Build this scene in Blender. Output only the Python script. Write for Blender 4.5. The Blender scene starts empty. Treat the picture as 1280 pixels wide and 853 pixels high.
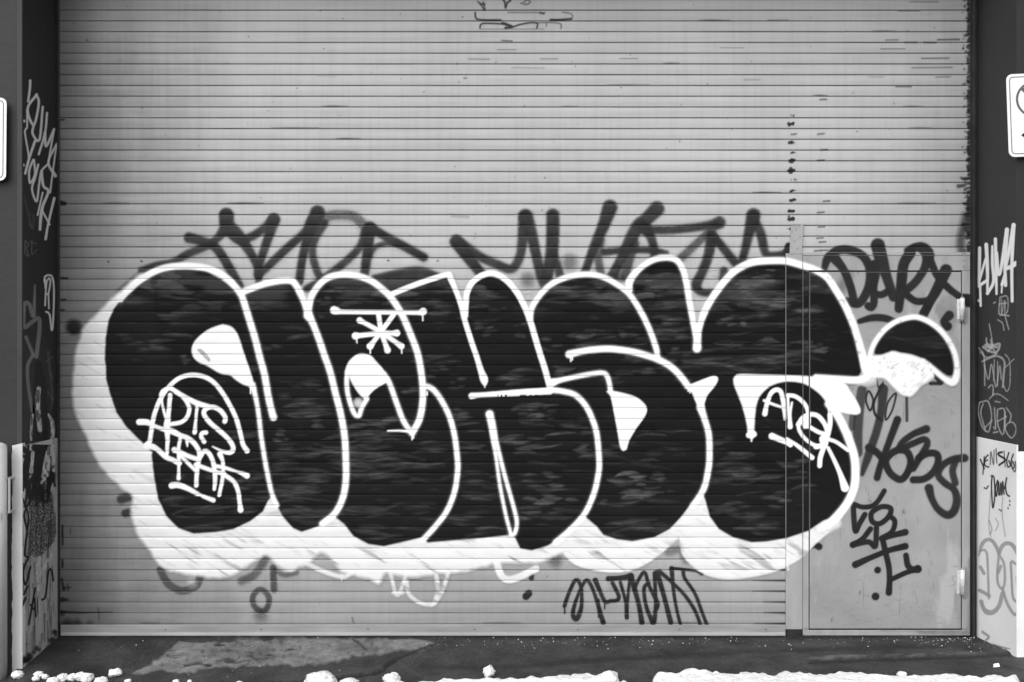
import bpy, math, random
import numpy as np
random.seed(7)
SC = bpy.context.scene
COL = SC.collection
# ------------------------------------------------------------------ camera frame (used as a survey grid)
F, D0, EYE = 1302.0, 5.6, 1.587          # focal length in photo pixels, camera to shutter, eye height
def P(px, py, Y=0.0):                    # point of the plane y = Y that the photo shows at (px, py)
    d = D0 + Y
    return ((px - 640.0) * d / F, Y, EYE - (py - 426.5) * d / F)
def side_point(px, py, X):               # point of the plane x = X
    d = X * F / (px - 640.0)
    return (X, d - D0, EYE - (py - 426.5) * d / F)
XL, XR, YF = -2.443, 2.503, -0.415       # reveals of the opening, face of the piers
# ------------------------------------------------------------------ helpers
def tag(o, label=None, cat=None, group=None, kind=None):
    if label: o['label'] = label
    if cat: o['category'] = cat
    if group: o['group'] = group
    if kind: o['kind'] = kind
    return o
def empty(name, loc=(0, 0, 0)):
    o = bpy.data.objects.new(name, None); COL.objects.link(o); o.location = loc
    o.empty_display_size = 0.1
    return o
class MB:
    def __init__(s): s.v = []; s.f = []
    def box(s, x0, x1, y0, y1, z0, z1):
        b = len(s.v)
        s.v += [(x0,y0,z0),(x1,y0,z0),(x1,y1,z0),(x0,y1,z0),(x0,y0,z1),(x1,y0,z1),(x1,y1,z1),(x0,y1,z1)]
        s.f += [tuple(b+i for i in q) for q in ((0,3,2,1),(4,5,6,7),(0,1,5,4),(1,2,6,5),(2,3,7,6),(3,0,4,7))]
        return s
    def pxbox(s, x0, x1, y0, y1, Y, depth):      # box whose front face fills a photo rectangle
        a = P(x0, y1, Y); b = P(x1, y0, Y)
        return s.box(a[0], b[0], Y, Y + depth, a[2], b[2])
    def tube(s, p, q, r0, r1=None, n=16, cap=True):
        r1 = r0 if r1 is None else r1
        p = np.array(p, float); q = np.array(q, float); d = q - p; d /= np.linalg.norm(d)
        a = np.cross(d, (0,0,1) if abs(d[2]) < .9 else (1,0,0)); a /= np.linalg.norm(a); c = np.cross(d, a)
        b = len(s.v)
        for (o, r) in ((p, r0), (q, r1)):
            for i in range(n):
                t = 2*math.pi*i/n
                s.v.append(tuple(o + r*(math.cos(t)*a + math.sin(t)*c)))
        for i in range(n):
            j = (i+1) % n
            s.f.append((b+i, b+j, b+n+j, b+n+i))
        if cap:
            s.f.append(tuple(b+i for i in reversed(range(n)))); s.f.append(tuple(b+n+i for i in range(n)))
        return s
    def dome(s, c, r, axis_h, n=18, m=5):        # hemispherical cap, +z
        b = len(s.v)
        for k in range(m):
            t = (math.pi/2)*k/m
            for i in range(n):
                u = 2*math.pi*i/n
                s.v.append((c[0]+r*math.cos(t)*math.cos(u), c[1]+r*math.cos(t)*math.sin(u), c[2]+axis_h*math.sin(t)))
        s.v.append((c[0], c[1], c[2]+axis_h)); top = len(s.v)-1
        for k in range(m-1):
            for i in range(n):
                j = (i+1) % n
                s.f.append((b+k*n+i, b+k*n+j, b+(k+1)*n+j, b+(k+1)*n+i))
        for i in range(n): s.f.append((b+(m-1)*n+i, b+(m-1)*n+(i+1) % n, top))
        return s
    def prism(s, pts, y0, y1):                   # outline in (x, z), extruded from y0 (front) to y1 (back)
        b = len(s.v); n = len(pts)
        s.v += [(x, y0, z) for x, z in pts] + [(x, y1, z) for x, z in pts]
        s.f.append(tuple(b+i for i in range(n))); s.f.append(tuple(b+n+i for i in reversed(range(n))))
        for i in range(n):
            j = (i+1) % n
            s.f.append((b+i, b+n+i, b+n+j, b+j))
        return s
    def ring(s, outer, inner, y0, y1):
        b = len(s.v); n = len(outer)
        for y in (y0, y1):
            s.v += [(x, y, z) for x, z in outer] + [(x, y, z) for x, z in inner]
        for i in range(n):
            j = (i+1) % n
            s.f += [(b+i, b+j, b+n+j, b+n+i), (b+2*n+i, b+3*n+i, b+3*n+j, b+2*n+j),
                    (b+i, b+2*n+i, b+2*n+j, b+j), (b+n+i, b+n+j, b+3*n+j, b+3*n+i)]
        return s
    def build(s, name, mat, parent=None, bevel=0, smooth=False):
        me = bpy.data.meshes.new(name); me.from_pydata(s.v, [], s.f); me.validate(); me.update()
        if smooth: me.shade_smooth()
        me.materials.append(mat)
        o = bpy.data.objects.new(name, me); COL.objects.link(o); o.parent = parent
        if parent is not None and parent.type == 'EMPTY':
            me.transform(__import__('mathutils').Matrix.Translation([-c for c in root_loc(parent)]))
        elif parent is not None:
            me.transform(__import__('mathutils').Matrix.Translation([-c for c in root_loc(parent)]))
        if bevel:
            m = o.modifiers.new('bevel', 'BEVEL'); m.width = bevel; m.segments = 2; m.limit_method = 'ANGLE'
        return o
def root_loc(o):
    while o.parent is not None: o = o.parent
    return o.location
# ------------------------------------------------------------------ value noise in numpy
def _h(i, j, seed):
    n = (i.astype(np.int64)*374761393 + j.astype(np.int64)*668265263 + seed*974634777) & 0xffffffff
    n = ((n ^ (n >> 13)) * 1274126177) & 0xffffffff
    return ((n ^ (n >> 16)) & 0xffff) / 65535.0
def vnoise(x, y, seed=0):
    xi = np.floor(x); yi = np.floor(y); fx = x-xi; fy = y-yi
    fx = fx*fx*(3-2*fx); fy = fy*fy*(3-2*fy)
    a = _h(xi, yi, seed); b = _h(xi+1, yi, seed); c = _h(xi, yi+1, seed); d = _h(xi+1, yi+1, seed)
    return (a*(1-fx)+b*fx)*(1-fy) + (c*(1-fx)+d*fx)*fy
def fbm(x, y, seed=0, o=4):
    v = 0; a = .5
    for k in range(o): v = v + a*vnoise(x*2**k, y*2**k, seed+k); a *= .5
    return v / (1 - .5**o)
def sstep(t): t = np.clip(t, 0, 1); return t*t*(3-2*t)
# ------------------------------------------------------------------ spray strokes
def pts_of(s, r):
    out = []
    for w in s.split():
        q = [float(c) for c in w.split(',')]
        out.append((q[0], q[1], q[2] if len(q) > 2 else r))
    return out
def resample(p, closed=False, step=3.0):
    p = np.array(p, float); n = len(p)
    if n == 1: return p
    if n == 2:
        k = max(2, int(np.hypot(*(p[1]-p[0])[:2])/step)+1)
        return p[0] + (p[1]-p[0])*np.linspace(0, 1, k)[:, None]
    out = []
    rng = range(n if closed else n-1)
    for i in rng:
        a, b = p[i], p[(i+1) % n]
        m = p[i-1] if (i > 0 or closed) else 2*a-b
        e = p[(i+2) % n] if (i+2 < n or closed) else 2*b-a
        k = max(1, int(np.hypot(*(b-a)[:2])/step)+1)
        t = np.linspace(0, 1, k, endpoint=False)[:, None]
        out.append(.5*((2*a)+(b-m)*t+(2*m-5*a+4*b-e)*t*t+(3*a-m-3*b+e)*t**3))
    out.append(p[0:1] if closed else p[-1:])
    q = np.vstack(out); q[:, 2] = np.maximum(q[:, 2], .3)
    return q
def seg_field(A, xs, ys, q, s, a, closed=False):
    """composite one stroke (poly-line q with radii) over the coverage field A"""
    R = q[:, 2].max() + s + 1
    x0, x1 = np.searchsorted(xs, (q[:, 0].min()-R, q[:, 0].max()+R))
    y0, y1 = np.searchsorted(ys, (q[:, 1].min()-R, q[:, 1].max()+R))
    if x1-x0 < 1 or y1-y0 < 1: return
    T = np.zeros((y1-y0, x1-x0))
    lx = xs[x0:x1]; ly = ys[y0:y1]
    if len(q) == 1: q = np.vstack([q, q+[[.01, 0, 0]]])
    for k in range(len(q)-1):
        ax, ay, ar = q[k]; bx, by, br = q[k+1]
        m = max(ar, br)+s+1
        i0, i1 = np.searchsorted(lx, (min(ax, bx)-m, max(ax, bx)+m))
        j0, j1 = np.searchsorted(ly, (min(ay, by)-m, max(ay, by)+m))
        if i1 <= i0 or j1 <= j0: continue
        X = lx[None, i0:i1]; Y = ly[j0:j1, None]
        dx, dy = bx-ax, by-ay; L = dx*dx+dy*dy+1e-9
        t = np.clip(((X-ax)*dx+(Y-ay)*dy)/L, 0, 1)
        d = np.sqrt((X-ax-t*dx)**2+(Y-ay-t*dy)**2)
        v = sstep((ar+t*(br-ar)+s-d)/(2*s))
        np.maximum(T[j0:j1, i0:i1], v, out=T[j0:j1, i0:i1])
    A[y0:y1, x0:x1] = 1-(1-A[y0:y1, x0:x1])*(1-a*T)
def fill_field(A, xs, ys, q, s, a):
    x0, x1 = np.searchsorted(xs, (q[:, 0].min()-s-1, q[:, 0].max()+s+1))
    y0, y1 = np.searchsorted(ys, (q[:, 1].min()-s-1, q[:, 1].max()+s+1))
    if x1-x0 < 1 or y1-y0 < 1: return
    X = xs[None, x0:x1]; Y = ys[y0:y1, None]
    ins = np.zeros((y1-y0, x1-x0), bool); dist = np.full(ins.shape, 99.0)
    lx = xs[x0:x1]; ly = ys[y0:y1]
    n = len(q)
    for k in range(n):
        ax, ay = q[k][:2]; bx, by = q[(k+1) % n][:2]
        if ay != by:
            rows = ((ly >= min(ay, by)) & (ly < max(ay, by)))
            if rows.any():
                xc = ax+(ly[rows]-ay)/(by-ay)*(bx-ax)
                ins[rows] ^= (lx[None, :] < xc[:, None])
        m = s+2
        i0, i1 = np.searchsorted(lx, (min(ax, bx)-m, max(ax, bx)+m))
        j0, j1 = np.searchsorted(ly, (min(ay, by)-m, max(ay, by)+m))
        if i1 <= i0 or j1 <= j0: continue
        XX = lx[None, i0:i1]; YY = ly[j0:j1, None]
        dx, dy = bx-ax, by-ay; L = dx*dx+dy*dy+1e-9
        t = np.clip(((XX-ax)*dx+(YY-ay)*dy)/L, 0, 1)
        d = np.sqrt((XX-ax-t*dx)**2+(YY-ay-t*dy)**2)
        np.minimum(dist[j0:j1, i0:i1], d, out=dist[j0:j1, i0:i1])
    sd = np.where(ins, dist, -dist)
    T = sstep((sd+s)/(2*s))
    A[y0:y1, x0:x1] = 1-(1-A[y0:y1, x0:x1])*(1-a*T)
class Layer:
    def __init__(s): s.ops = []; s.mod = None
    def S(s, p, r=3.0, soft=1.2, a=1.0, closed=False):
        s.ops.append(('s', resample(pts_of(p, r), closed), soft, a)); return s
    def B(s, x, y, r, soft=1.5, a=1.0):
        s.ops.append(('s', np.array([[x, y, r]], float), soft, a)); return s
    def L(s, p, r=1.0, soft=.7, a=1.0):          # straight-sided line
        s.ops.append(('s', np.array(pts_of(p, r), float), soft, a)); return s
    def G(s, p, soft=1.2, a=1.0, curve=True, wob=0, seed=1):
        q = np.array(pts_of(p, 0), float)
        if curve: q = resample(q, True, 4.0)[:-1]
        if wob:
            n = np.arange(len(q))
            q[:, 0] += wob*(vnoise(q[:, 0]*.23, q[:, 1]*.23, seed)-.5)*2
            q[:, 1] += wob*(vnoise(q[:, 0]*.23, q[:, 1]*.23, seed+9)-.5)*2
        s.ops.append(('g', q, soft, a)); return s
    def field(s, xs, ys):
        A = np.zeros((len(ys), len(xs)))
        for op, q, soft, a in s.ops:
            (seg_field if op == 's' else fill_field)(A, xs, ys, q, soft, a)
        if s.mod is not None: A = A*s.mod(xs[None, :], ys[:, None])
        return np.clip(A, 0, 1)
    def split(s, gap):
        """separate words / blots: strokes that lie further apart than gap become layers of their own"""
        n = len(s.ops); par = list(range(n))
        def find(i):
            while par[i] != i: i = par[i]
            return i
        for i in range(n):
            a = s.ops[i][1]; ra = a[:, 2].max()+s.ops[i][2]
            for j in range(i+1, n):
                if find(i) == find(j): continue
                b = s.ops[j][1]; rb = b[:, 2].max()+s.ops[j][2]
                if (np.hypot(a[:, None, 0]-b[None, :, 0], a[:, None, 1]-b[None, :, 1]).min() < ra+rb+gap): par[find(j)] = find(i)
        out = {}
        for i in range(n):
            l = out.setdefault(find(i), Layer()); l.mod = s.mod; l.ops.append(s.ops[i])
        return list(out.values())
    def bounds(s):
        x0 = min(q[:, 0].min()-(q[:, 2].max()+f) for o, q, f, a in s.ops); x1 = max(q[:, 0].max()+(q[:, 2].max()+f) for o, q, f, a in s.ops)
        y0 = min(q[:, 1].min()-(q[:, 2].max()+f) for o, q, f, a in s.ops); y1 = max(q[:, 1].max()+(q[:, 2].max()+f) for o, q, f, a in s.ops)
        return x0, x1, y0, y1
def sheet(name, patches, parent, thr=.03):
    """thin coat of paint: patches = [(own coverage, {coat: coverage}, 3-D points, material)] -> one mesh; coverages kept per vertex"""
    V = []; Fq = []; At = {}; base = 0; mats = []; mi = []
    for A, cov, pos, mt in patches:
        if A.size == 0 or A.max() < thr: continue
        c = np.maximum(np.maximum(A[:-1, :-1], A[1:, :-1]), np.maximum(A[:-1, 1:], A[1:, 1:])) > thr
        j, i = np.nonzero(c)
        if len(j) == 0: continue
        w = A.shape[1]
        q = np.stack([(j+1)*w+i, (j+1)*w+i+1, j*w+i+1, j*w+i], 1)
        u, inv = np.unique(q, return_inverse=True)
        V.append(pos.reshape(-1, 3)[u]); Fq.append(inv.reshape(-1, 4)+base)
        for k, Ck in cov.items(): At.setdefault(k, []).append((base, Ck.reshape(-1)[u]))
        if mt not in mats: mats.append(mt)
        mi.append(np.full(len(q), mats.index(mt))); base += len(u)
    if not V: return None
    V = np.vstack(V) - np.array(root_loc(parent)); Fq = np.vstack(Fq)
    me = bpy.data.meshes.new(name)
    me.vertices.add(len(V)); me.vertices.foreach_set('co', V.astype(np.float32).ravel())
    me.loops.add(Fq.size); me.loops.foreach_set('vertex_index', Fq.astype(np.int32).ravel())
    me.polygons.add(len(Fq)); me.polygons.foreach_set('loop_start', (np.arange(len(Fq))*4).astype(np.int32))
    for mt in mats: me.materials.append(mt)
    me.update(calc_edges=True)
    if len(mats) > 1: me.polygons.foreach_set('material_index', np.concatenate(mi).astype(np.int32))
    for k, lst in At.items():
        a = np.zeros(len(V), np.float32)
        for b0, vals in lst: a[b0:b0+len(vals)] = vals
        at = me.attributes.new('coat_'+k, 'FLOAT', 'POINT'); at.data.foreach_set('value', a)
    me.shade_smooth()
    o = bpy.data.objects.new(name, me); COL.objects.link(o); o.parent = parent
    return o
def coat(parent, surfaces, layers):
    """surfaces = [(xs, ys, points(offset), groove weight or None, material)], layers from the wall outwards"""
    covs = [{} for _ in surfaces]
    for s, (xs, ys, pos, gro, mt) in enumerate(surfaces):
        if gro is not None: covs[s]['joint'] = JOINT(ys)[:, None]*np.ones(len(xs))[None, :]
    for n, (key, name, subs, label, kind) in enumerate(layers):
        tot = [None]*len(surfaces)
        for sub in subs:
            x0, x1, y0, y1 = sub.bounds(); pa = []
            for s, (xs, ys, pos, gro, mt) in enumerate(surfaces):
                i0, i1 = np.searchsorted(xs, (x0-2, x1+2)); j0, j1 = np.searchsorted(ys, (y0-2, y1+2))
                if i1-i0 < 2 or j1-j0 < 2: continue
                A = sub.field(xs[i0:i1], ys[j0:j1])
                if gro is not None:
                    g = gro[j0:j1, i0:i1]
                    A = A*(g if key in ('block', 'line', 'tag') else 1-.04*(1-g))
                cv = {k: c[j0:j1, i0:i1] for k, c in covs[s].items()}
                cv[key] = np.maximum(A, cv[key]) if key in cv else A
                pa.append((A, cv, pos(.0004+.00035*n)[j0:j1, i0:i1], mt))
                if tot[s] is None: tot[s] = np.zeros((len(ys), len(xs)))
                tot[s][j0:j1, i0:i1] = np.maximum(tot[s][j0:j1, i0:i1], A)
            o = sheet(name, pa, parent)
            if o is not None:
                if label: o['label'] = label
                if kind: o['kind'] = kind
        for s in range(len(surfaces)):
            if tot[s] is not None: covs[s][key] = np.maximum(covs[s][key], tot[s]) if key in covs[s] else tot[s]
# ------------------------------------------------------------------ materials
def mat(name):
    m = bpy.data.materials.new(name); m.use_nodes = True
    nt = m.node_tree
    return m, nt, nt.nodes['Principled BSDF'], nt.nodes['Material Output']
def N(nt, t, **k):
    n = nt.nodes.new(t)
    for a, v in k.items():
        if a in n.inputs: n.inputs[a].default_value = v
        else: setattr(n, a, v)
    return n
def noise(nt, scale, vec=None, detail=4.0, rough=.55, stretch=None, rot=None):
    tc = N(nt, 'ShaderNodeTexCoord')
    mp = N(nt, 'ShaderNodeMapping')
    if stretch: mp.inputs['Scale'].default_value = stretch
    if rot: mp.inputs['Rotation'].default_value = rot
    nt.links.new(tc.outputs['Object'], mp.inputs['Vector'])
    n = N(nt, 'ShaderNodeTexNoise', Scale=scale, Detail=detail, Roughness=rough)
    nt.links.new(mp.outputs[0], n.inputs['Vector'])
    return n
def ramp(nt, src, stops):
    r = N(nt, 'ShaderNodeValToRGB')
    e = r.color_ramp.elements
    while len(e) < len(stops): e.new(.5)
    for k, (p, v) in enumerate(stops):
        e[k].position = p; e[k].color = (v, v, v, 1)
    nt.links.new(src, r.inputs['Fac'])
    return r
def mathn(nt, op, a, b):
    n = N(nt, 'ShaderNodeMath', operation=op)
    for i, x in enumerate((a, b)):
        if hasattr(x, 'links'): nt.links.new(x, n.inputs[i])
        else: n.inputs[i].default_value = x
    return n.outputs[0]
def mottled(name, lo, hi, scale=6, rough=.6, spec=.3, bump=.0, bscale=60, stretch=None, detail=6, extra=None, coats=()):
    m, nt, b, out = mat(name)
    b.inputs['Specular IOR Level'].default_value = spec
    n = noise(nt, scale, detail=detail, stretch=stretch)
    r = ramp(nt, n.outputs['Fac'], [(.3, lo), (.7, hi)])
    src = r.outputs['Color']
    if extra:                                        # (scale, stretch, threshold, value): sparse marks of their own colour
        for sc, st, th, val in extra:
            n2 = noise(nt, sc, detail=5, stretch=st)
            r2 = ramp(nt, n2.outputs['Fac'], [(th, 0), (th+.06, 1)])
            mx = N(nt, 'ShaderNodeMixRGB'); nt.links.new(r2.outputs[0], mx.inputs['Fac'])
            nt.links.new(src, mx.inputs['Color1']); mx.inputs['Color2'].default_value = (val, val, val, 1)
            src = mx.outputs[0]
    if coats: src = chain(nt, b, src, coats)
    nt.links.new(src, b.inputs['Base Color'])
    b.inputs['Roughness'].default_value = rough
    if bump:
        n3 = noise(nt, bscale, detail=6)
        bp = N(nt, 'ShaderNodeBump', Strength=bump, Distance=.01)
        nt.links.new(n3.outputs['Fac'], bp.inputs['Height']); nt.links.new(bp.outputs[0], b.inputs['Normal'])
    return m
COATS = {}
def paint(key, lo, hi, scale, stretch, stops=(.35, .7), thin=None, grain=0.0, extra=(), spec=1.0):
    COATS[key] = (lo, hi, scale, stretch, stops, thin, grain, extra, spec)
def chain(nt, b, src, keys):
    """coats of paint laid one over the other, each mixed in by its coverage"""
    spec = b.inputs['Specular IOR Level'].default_value
    for key in keys:
        lo, hi, scale, stretch, stops, thin, grain, extra, sp = COATS[key]
        n = noise(nt, scale, stretch=stretch, detail=5)
        col = ramp(nt, n.outputs['Fac'], [(stops[0], lo), (stops[1], hi)]).outputs['Color']
        for sc, st, p0, p1, val in extra:
            n2 = noise(nt, sc, detail=5, stretch=st, rot=(0, .06, 0))
            r2 = ramp(nt, n2.outputs['Fac'], [(p0, 0), (p1, 1)])
            mx = N(nt, 'ShaderNodeMixRGB'); nt.links.new(r2.outputs[0], mx.inputs['Fac'])
            nt.links.new(col, mx.inputs['Color1']); mx.inputs['Color2'].default_value = (val, val, val, 1)
            col = mx.outputs[0]
        fac = N(nt, 'ShaderNodeAttribute', attribute_name='coat_'+key).outputs['Fac']
        if thin:                                     # (scale, stretch, rot, p0, p1, lowest): thin, streaky passes of the can
            n2 = noise(nt, thin[0], stretch=thin[1], rot=thin[2], detail=4)
            fac = mathn(nt, 'MULTIPLY', fac, ramp(nt, n2.outputs['Fac'], [(thin[3], thin[5]), (thin[4], 1)]).outputs['Color'])
        if grain:                                    # speckle where the spray is thin
            n3 = noise(nt, 420, detail=1)
            g = mathn(nt, 'MULTIPLY', mathn(nt, 'SUBTRACT', n3.outputs['Fac'], .5), grain)
            t = mathn(nt, 'MULTIPLY', mathn(nt, 'MULTIPLY', fac, mathn(nt, 'SUBTRACT', 1.0, fac)), 4.0)
            fac = mathn(nt, 'ADD', fac, mathn(nt, 'MULTIPLY', g, t))
        cl = N(nt, 'ShaderNodeClamp'); nt.links.new(fac, cl.inputs['Value']); fac = cl.outputs[0]
        if key in ('old', 'dark', 'grime_and_dent_shade'):          # dark pigment hides quickly
            fac = mathn(nt, 'SUBTRACT', 1.0, mathn(nt, 'POWER', mathn(nt, 'SUBTRACT', 1.0, fac), 2.9 if key == 'old' else 2.4))
        mx = N(nt, 'ShaderNodeMixRGB'); nt.links.new(fac, mx.inputs['Fac'])
        nt.links.new(src, mx.inputs['Color1']); nt.links.new(col, mx.inputs['Color2'])
        src = mx.outputs[0]
        if sp != 1.0:
            s0 = spec if not hasattr(spec, 'links') else spec
            d = mathn(nt, 'SUBTRACT', 1.0, mathn(nt, 'MULTIPLY', fac, 1.0-sp))
            spec = mathn(nt, 'MULTIPLY', s0, d)
    if hasattr(spec, 'links'): nt.links.new(spec, b.inputs['Specular IOR Level'])
    return src
SUN_AZ, SUN_EL, SUN, SUN_ANG, SKY, EXPO = 27, 44, 1.5, 75, .13, 0.40
# ================================================================== the writing, traced in photo pixels
# ---- old dark tags showing above and below the big piece
old = Layer(); mist = Layer()
for p, r, a in [
 ("236.4,297.5,6 252.8,301.6 267.6,308 279,322 290.5,341.8 300.4,358,4", 5.3, .88),
 ("176,338,3 196,332,4 216,328,4 236.4,317 257.7,308 270.9,299 280.7,286,6.5 283,269.6,8", 4.6, .8),
 ("283,269.6,8.6 285.6,282.7,8.5 297,294,7.5 311.9,314,5.3 321.7,333.6 323.4,352,4", 4.6, .8),
 ("285.6,291 298.8,300 315,295.9 331.6,284.4 342.2,274.5,7", 5, .75),
 ("342.2,275.4,7.4 334.8,299,5.5 326.6,323.8 322.5,343.4", 4.8, .8),
 ("325,343.4,4 344.7,323.8 364.4,305.7 380.8,291 390.6,276,7", 4.9, .8),
 ("397,266.3,9 389,286,7 382.4,305.7,5.5 377.5,327 374.2,352", 4.8, .85),
 ("405.4,279.5,5 393.9,299 390.6,317 395.5,336.9 402,350", 4.6, .7),
 ("404,274 412,270.5 424.6,269 442.7,271.3 455.8,282.7", 6, .42),
 ("455.8,289.3 450.9,307.3 436,323.8 418,338.5 400,351.6 384,361", 4.6, .72),
 ("462.3,285.5,7.2 459.9,310.6,6 455.8,342", 5.2, .85),
 ("462.3,284.4,6 482,295.9 506.6,309 529.6,322", 5, .88),
 ("462,321 466,313 472.5,307.5 485.3,304.5 498.4,306", 3.4, .6),
 ("468,347.5 491.9,341.8 514.8,337.7 531,338.5 549,346", 3.6, .7),
 ("570.6,302.4,8.2 582,317,7.4 597,336.9,6 620,364", 6, .88),
 ("578,305 600,321 619.7,330 636,336.5 644.3,332 650.9,317 654,292.4,6.5 656,271,8", 5.4, .72),
 ("657.4,271,8.6 664,292.4,7 670.5,320.3 677,346.6 682,358", 6, .75),
 ("691,269.5,7.8 691,292.4,7.8 689.4,317,7.4 683.7,346", 7, .8),
 ("691.9,317 700,345", 5, .7),
 ("762.4,259.6,9 754.2,282.6,7 742.7,308.8,5.5 731.3,340,4.5", 6, .82),
 ("751,300.6 747.7,320.3 751,344", 5, .55),
 ("821,261.5,9 808,274.4,8 796.9,284.2,8 785.4,305.5,7 774,328.5,5.5 765,347", 7, .75),
 ("793,305 785.4,327 781,346", 6, .6),
 ("755.9,315.4,4.4 780.5,313 810,313 819.5,313.8 833,316.5,2.5", 3.8, .8),
 ("804.8,284.2,8 813,295.7,5.5 817.9,317 814.6,338", 5, .75),
 ("806.4,288 839.2,287.5 872,284.2 888,281 899,278.5,7.5", 5, .72),
 ("895,282.6 875.3,300.6 850,324", 5, .5),
 ("890,295.7,7 885.2,320.3,5.8 877,341.6 870.4,356.4,6 877,365.4,4.5 895,366.3,4", 5.6, .78),
 ("895,299 908,315.4 924,335", 5, .8),
 ("941.8,269.8,8.6 936,292.4,6 931,313.8 926,332", 4.8, .8),
 ("942,274 950.8,292.4,5.6 957.3,317,4.8 970.5,318.5,3.6 982,317", 5, .72),
 ("904.8,339.5,5 903,349,4.2", 4.5, .75)]:
    old.S(p, r, 3.0, min(1, a*1.03)); mist.S(p, r+1.5, 6, .1)
old.G("455,351 480,345 520,339 549,346 500,364 480,362", 2, .75)
old.S("985.2,307.2,3.5 985.2,317,6.5", 5, 1.6, .95)
old.B(712, 328, 9, 7, .35).B(660, 350, 8, 7, .4).B(772, 350, 6, 5, .4)
old.S("150,366,4 182,342,5 204,334,5", 5, 4.5, .5)
old.S("700,350 760,350", 4, 4, .3)
old.B(92.3, 409.3, 8.5, 5, .9)
old.S("152,624 161,621", 5.5, 2.5, .62).S("157,642 165,640", 5, 2.2, .65)
old.S("200.6,712.8 210.5,730 227.7,738.6 245,732.5 250,722", 4.6, 1.8, .45)
old.S("333,697 319,717.7 302,726.3", 5, 3, .38).S("341.4,710 342.6,737.4", 4, 2, .5).S("344,713 356,719 371,716", 3, 2, .35)
old.S("326,737 336,746 334,760 326,764 317,756 317,744", 3.4, 1.8, .5, True).B(326, 769, 8, 6, .3)
old.B(694, 700.5, 8, 6, .35).S("836,690 850,688 858,700", 5, 4, .3)
old.S("664.3,719 664.3,723", 3, 1.4, .7).S("657.5,745.5 661,742", 4.2, 1.3, .97)
# the flat-topped lettering low on the curtain
low = Layer()
for p, r in [
 ("705.6,757.3,2.4 711.3,740.9 719.5,725.3,2.3 726,732.7 727,755.6 724,768,3 720,774,3 716.3,769,2.8 717.9,757.3 724.5,739.2,1.9 732.7,725.5 739.2,732.7 745.8,750.7 754,778.6,3", 2.2),
 ("705.6,757 705.9,767", .8), ("748,750 749,771", 1.6),
 ("744,725.5,3.2 750.7,740.9 756.4,752.3 763,751.5 770.4,750.7 773.7,745.8 765.5,728.5", 2.4),
 ("760.5,723.6,3.3 775,722.5,2.8 788.4,720.6,4", 3.2), ("775.3,727.7 781.9,752.3 783.5,772,2.6", 2), ("786.8,726 784.3,752.3 783.5,770", 1.8),
 ("788.4,719.5,3.2 792.5,734.3,3.2 798.3,755.6 802.4,778.6,3.2", 2.7), ("792.5,736 804.8,715.4 811.4,732.7 821.3,752.3,2.6 822,759,2", 2.1),
 ("811,729.4 806.5,732 804.8,740 808,759 814,774,2.8 817,778.6,3 819.6,755.6 818,716,2.3", 2.2),
 ("821.3,716,3.4 829.5,744,2.8 838.5,778.6,3", 2.8), ("824.5,714.6,2.6 837.7,726 855.7,744 868.8,763.8 875.4,781.9 876.5,792", 2.1),
 ("839.3,710.5,2.8 842.6,744,2 849,775.3 855.7,791.7", 1.9), ("839.3,710.5 864,713,1.6 872,715,1.2 877,716.8,2.6", 2),
 ("854,714.6,2.4 855.7,722.8 868.8,742.5 878.7,768.8 888.5,793", 2)]:
    low.S(p, r, 1.0, .82)
low.L("755.7,753 755.7,761", .7).L("822.5,756 822.5,762", .7)
# ---- white block shadow of the big piece
shadow = Layer()
shadow.G("178,343 149,366 128,386 114.5,399.4 107,407 101,423 95,441 92,473 91.5,501 96,519 105,538 113,558 122,577 137,595 154,611 166,621 164,641 171,664 186,686 203,709 228,716 250,720 270,721.6 290,719 306,709 320,700 333,694 344,703 361,714 376,708 384,705 403,690 424,711 437,717 462,723 474,729 482,716 512,721 546,717 578,714 608,707 622,703 650,703 676,702 703,690.6 708,692 721,704 744,711 768,714 790,711 812,700 834,683 848,670 855,688 865,703 884,716 909,721 938,718.5 968,711 984,704 1002,693 1017,678 1034,664 1050,651 1040,620 900,600 700,600 500,600 300,600 240,500 200,420 190,360", 3.4, .97, True, 1.0)
shadow.S("383,704 404,714 428,721 440,716", 2.6, 1.6, .8)
shadow.S("621,703 623.7,713 628,721 636,724.5 649.6,721 670,711", 4.2, 1.6, .9)
shadow.S("487,712 495.7,743.5 503,732.5 508,716", 2.2, 1.4, .7).S("492,741 503,741", 2.4, 1.5, .6)
shadow.S("508,727.6 511.7,742.3 524,752.5 541.2,754.4 547.4,739.9 545,716", 2.6, 1.5, .68).S("561,713 553.5,737.4 543,755", 2.3, 1.4, .62)
shadow.S("708,692 721,703 744,709.5 768,712 790,709 812,698 834,681 848,668", 3.4, 1.3, .9)
shadow.S("853,660 855,688 865,702 884,715 909,720 938,717.5 968,710.5 984,703.5 1002,692.5 1017,677 1034,662", 4, 1.4, .9)
shadow.S("1046,655 1026,665 1010,676", 5, 3, .7)
shadow.S("984,704 985.5,713", .9, .6, .9).S("428,718 427,726", .8, .6, .7).S("546,742 540,757", 1.5, 1, .6)
shadow.B(240, 729, 6, 5, .25)
def _sh(x, y):      # wispy diagonal passes low down, left by the side-to-side spraying
    u = x*.86+y*.5; v = -x*.5+y*.86
    n = fbm(u/46, v/7, 31, 3)
    k = sstep((y-655)/35)
    g = fbm(x/60, y/24, 91, 3)
    return 1-k*.78*sstep((n-.555)/.17)*sstep((g-.3)/.25) - .2*sstep((vnoise(u/20, v/3.5, 5)-.76)/.12) - .12*fbm(x/8, y/5, 15, 3)
shadow.mod = _sh
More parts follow.
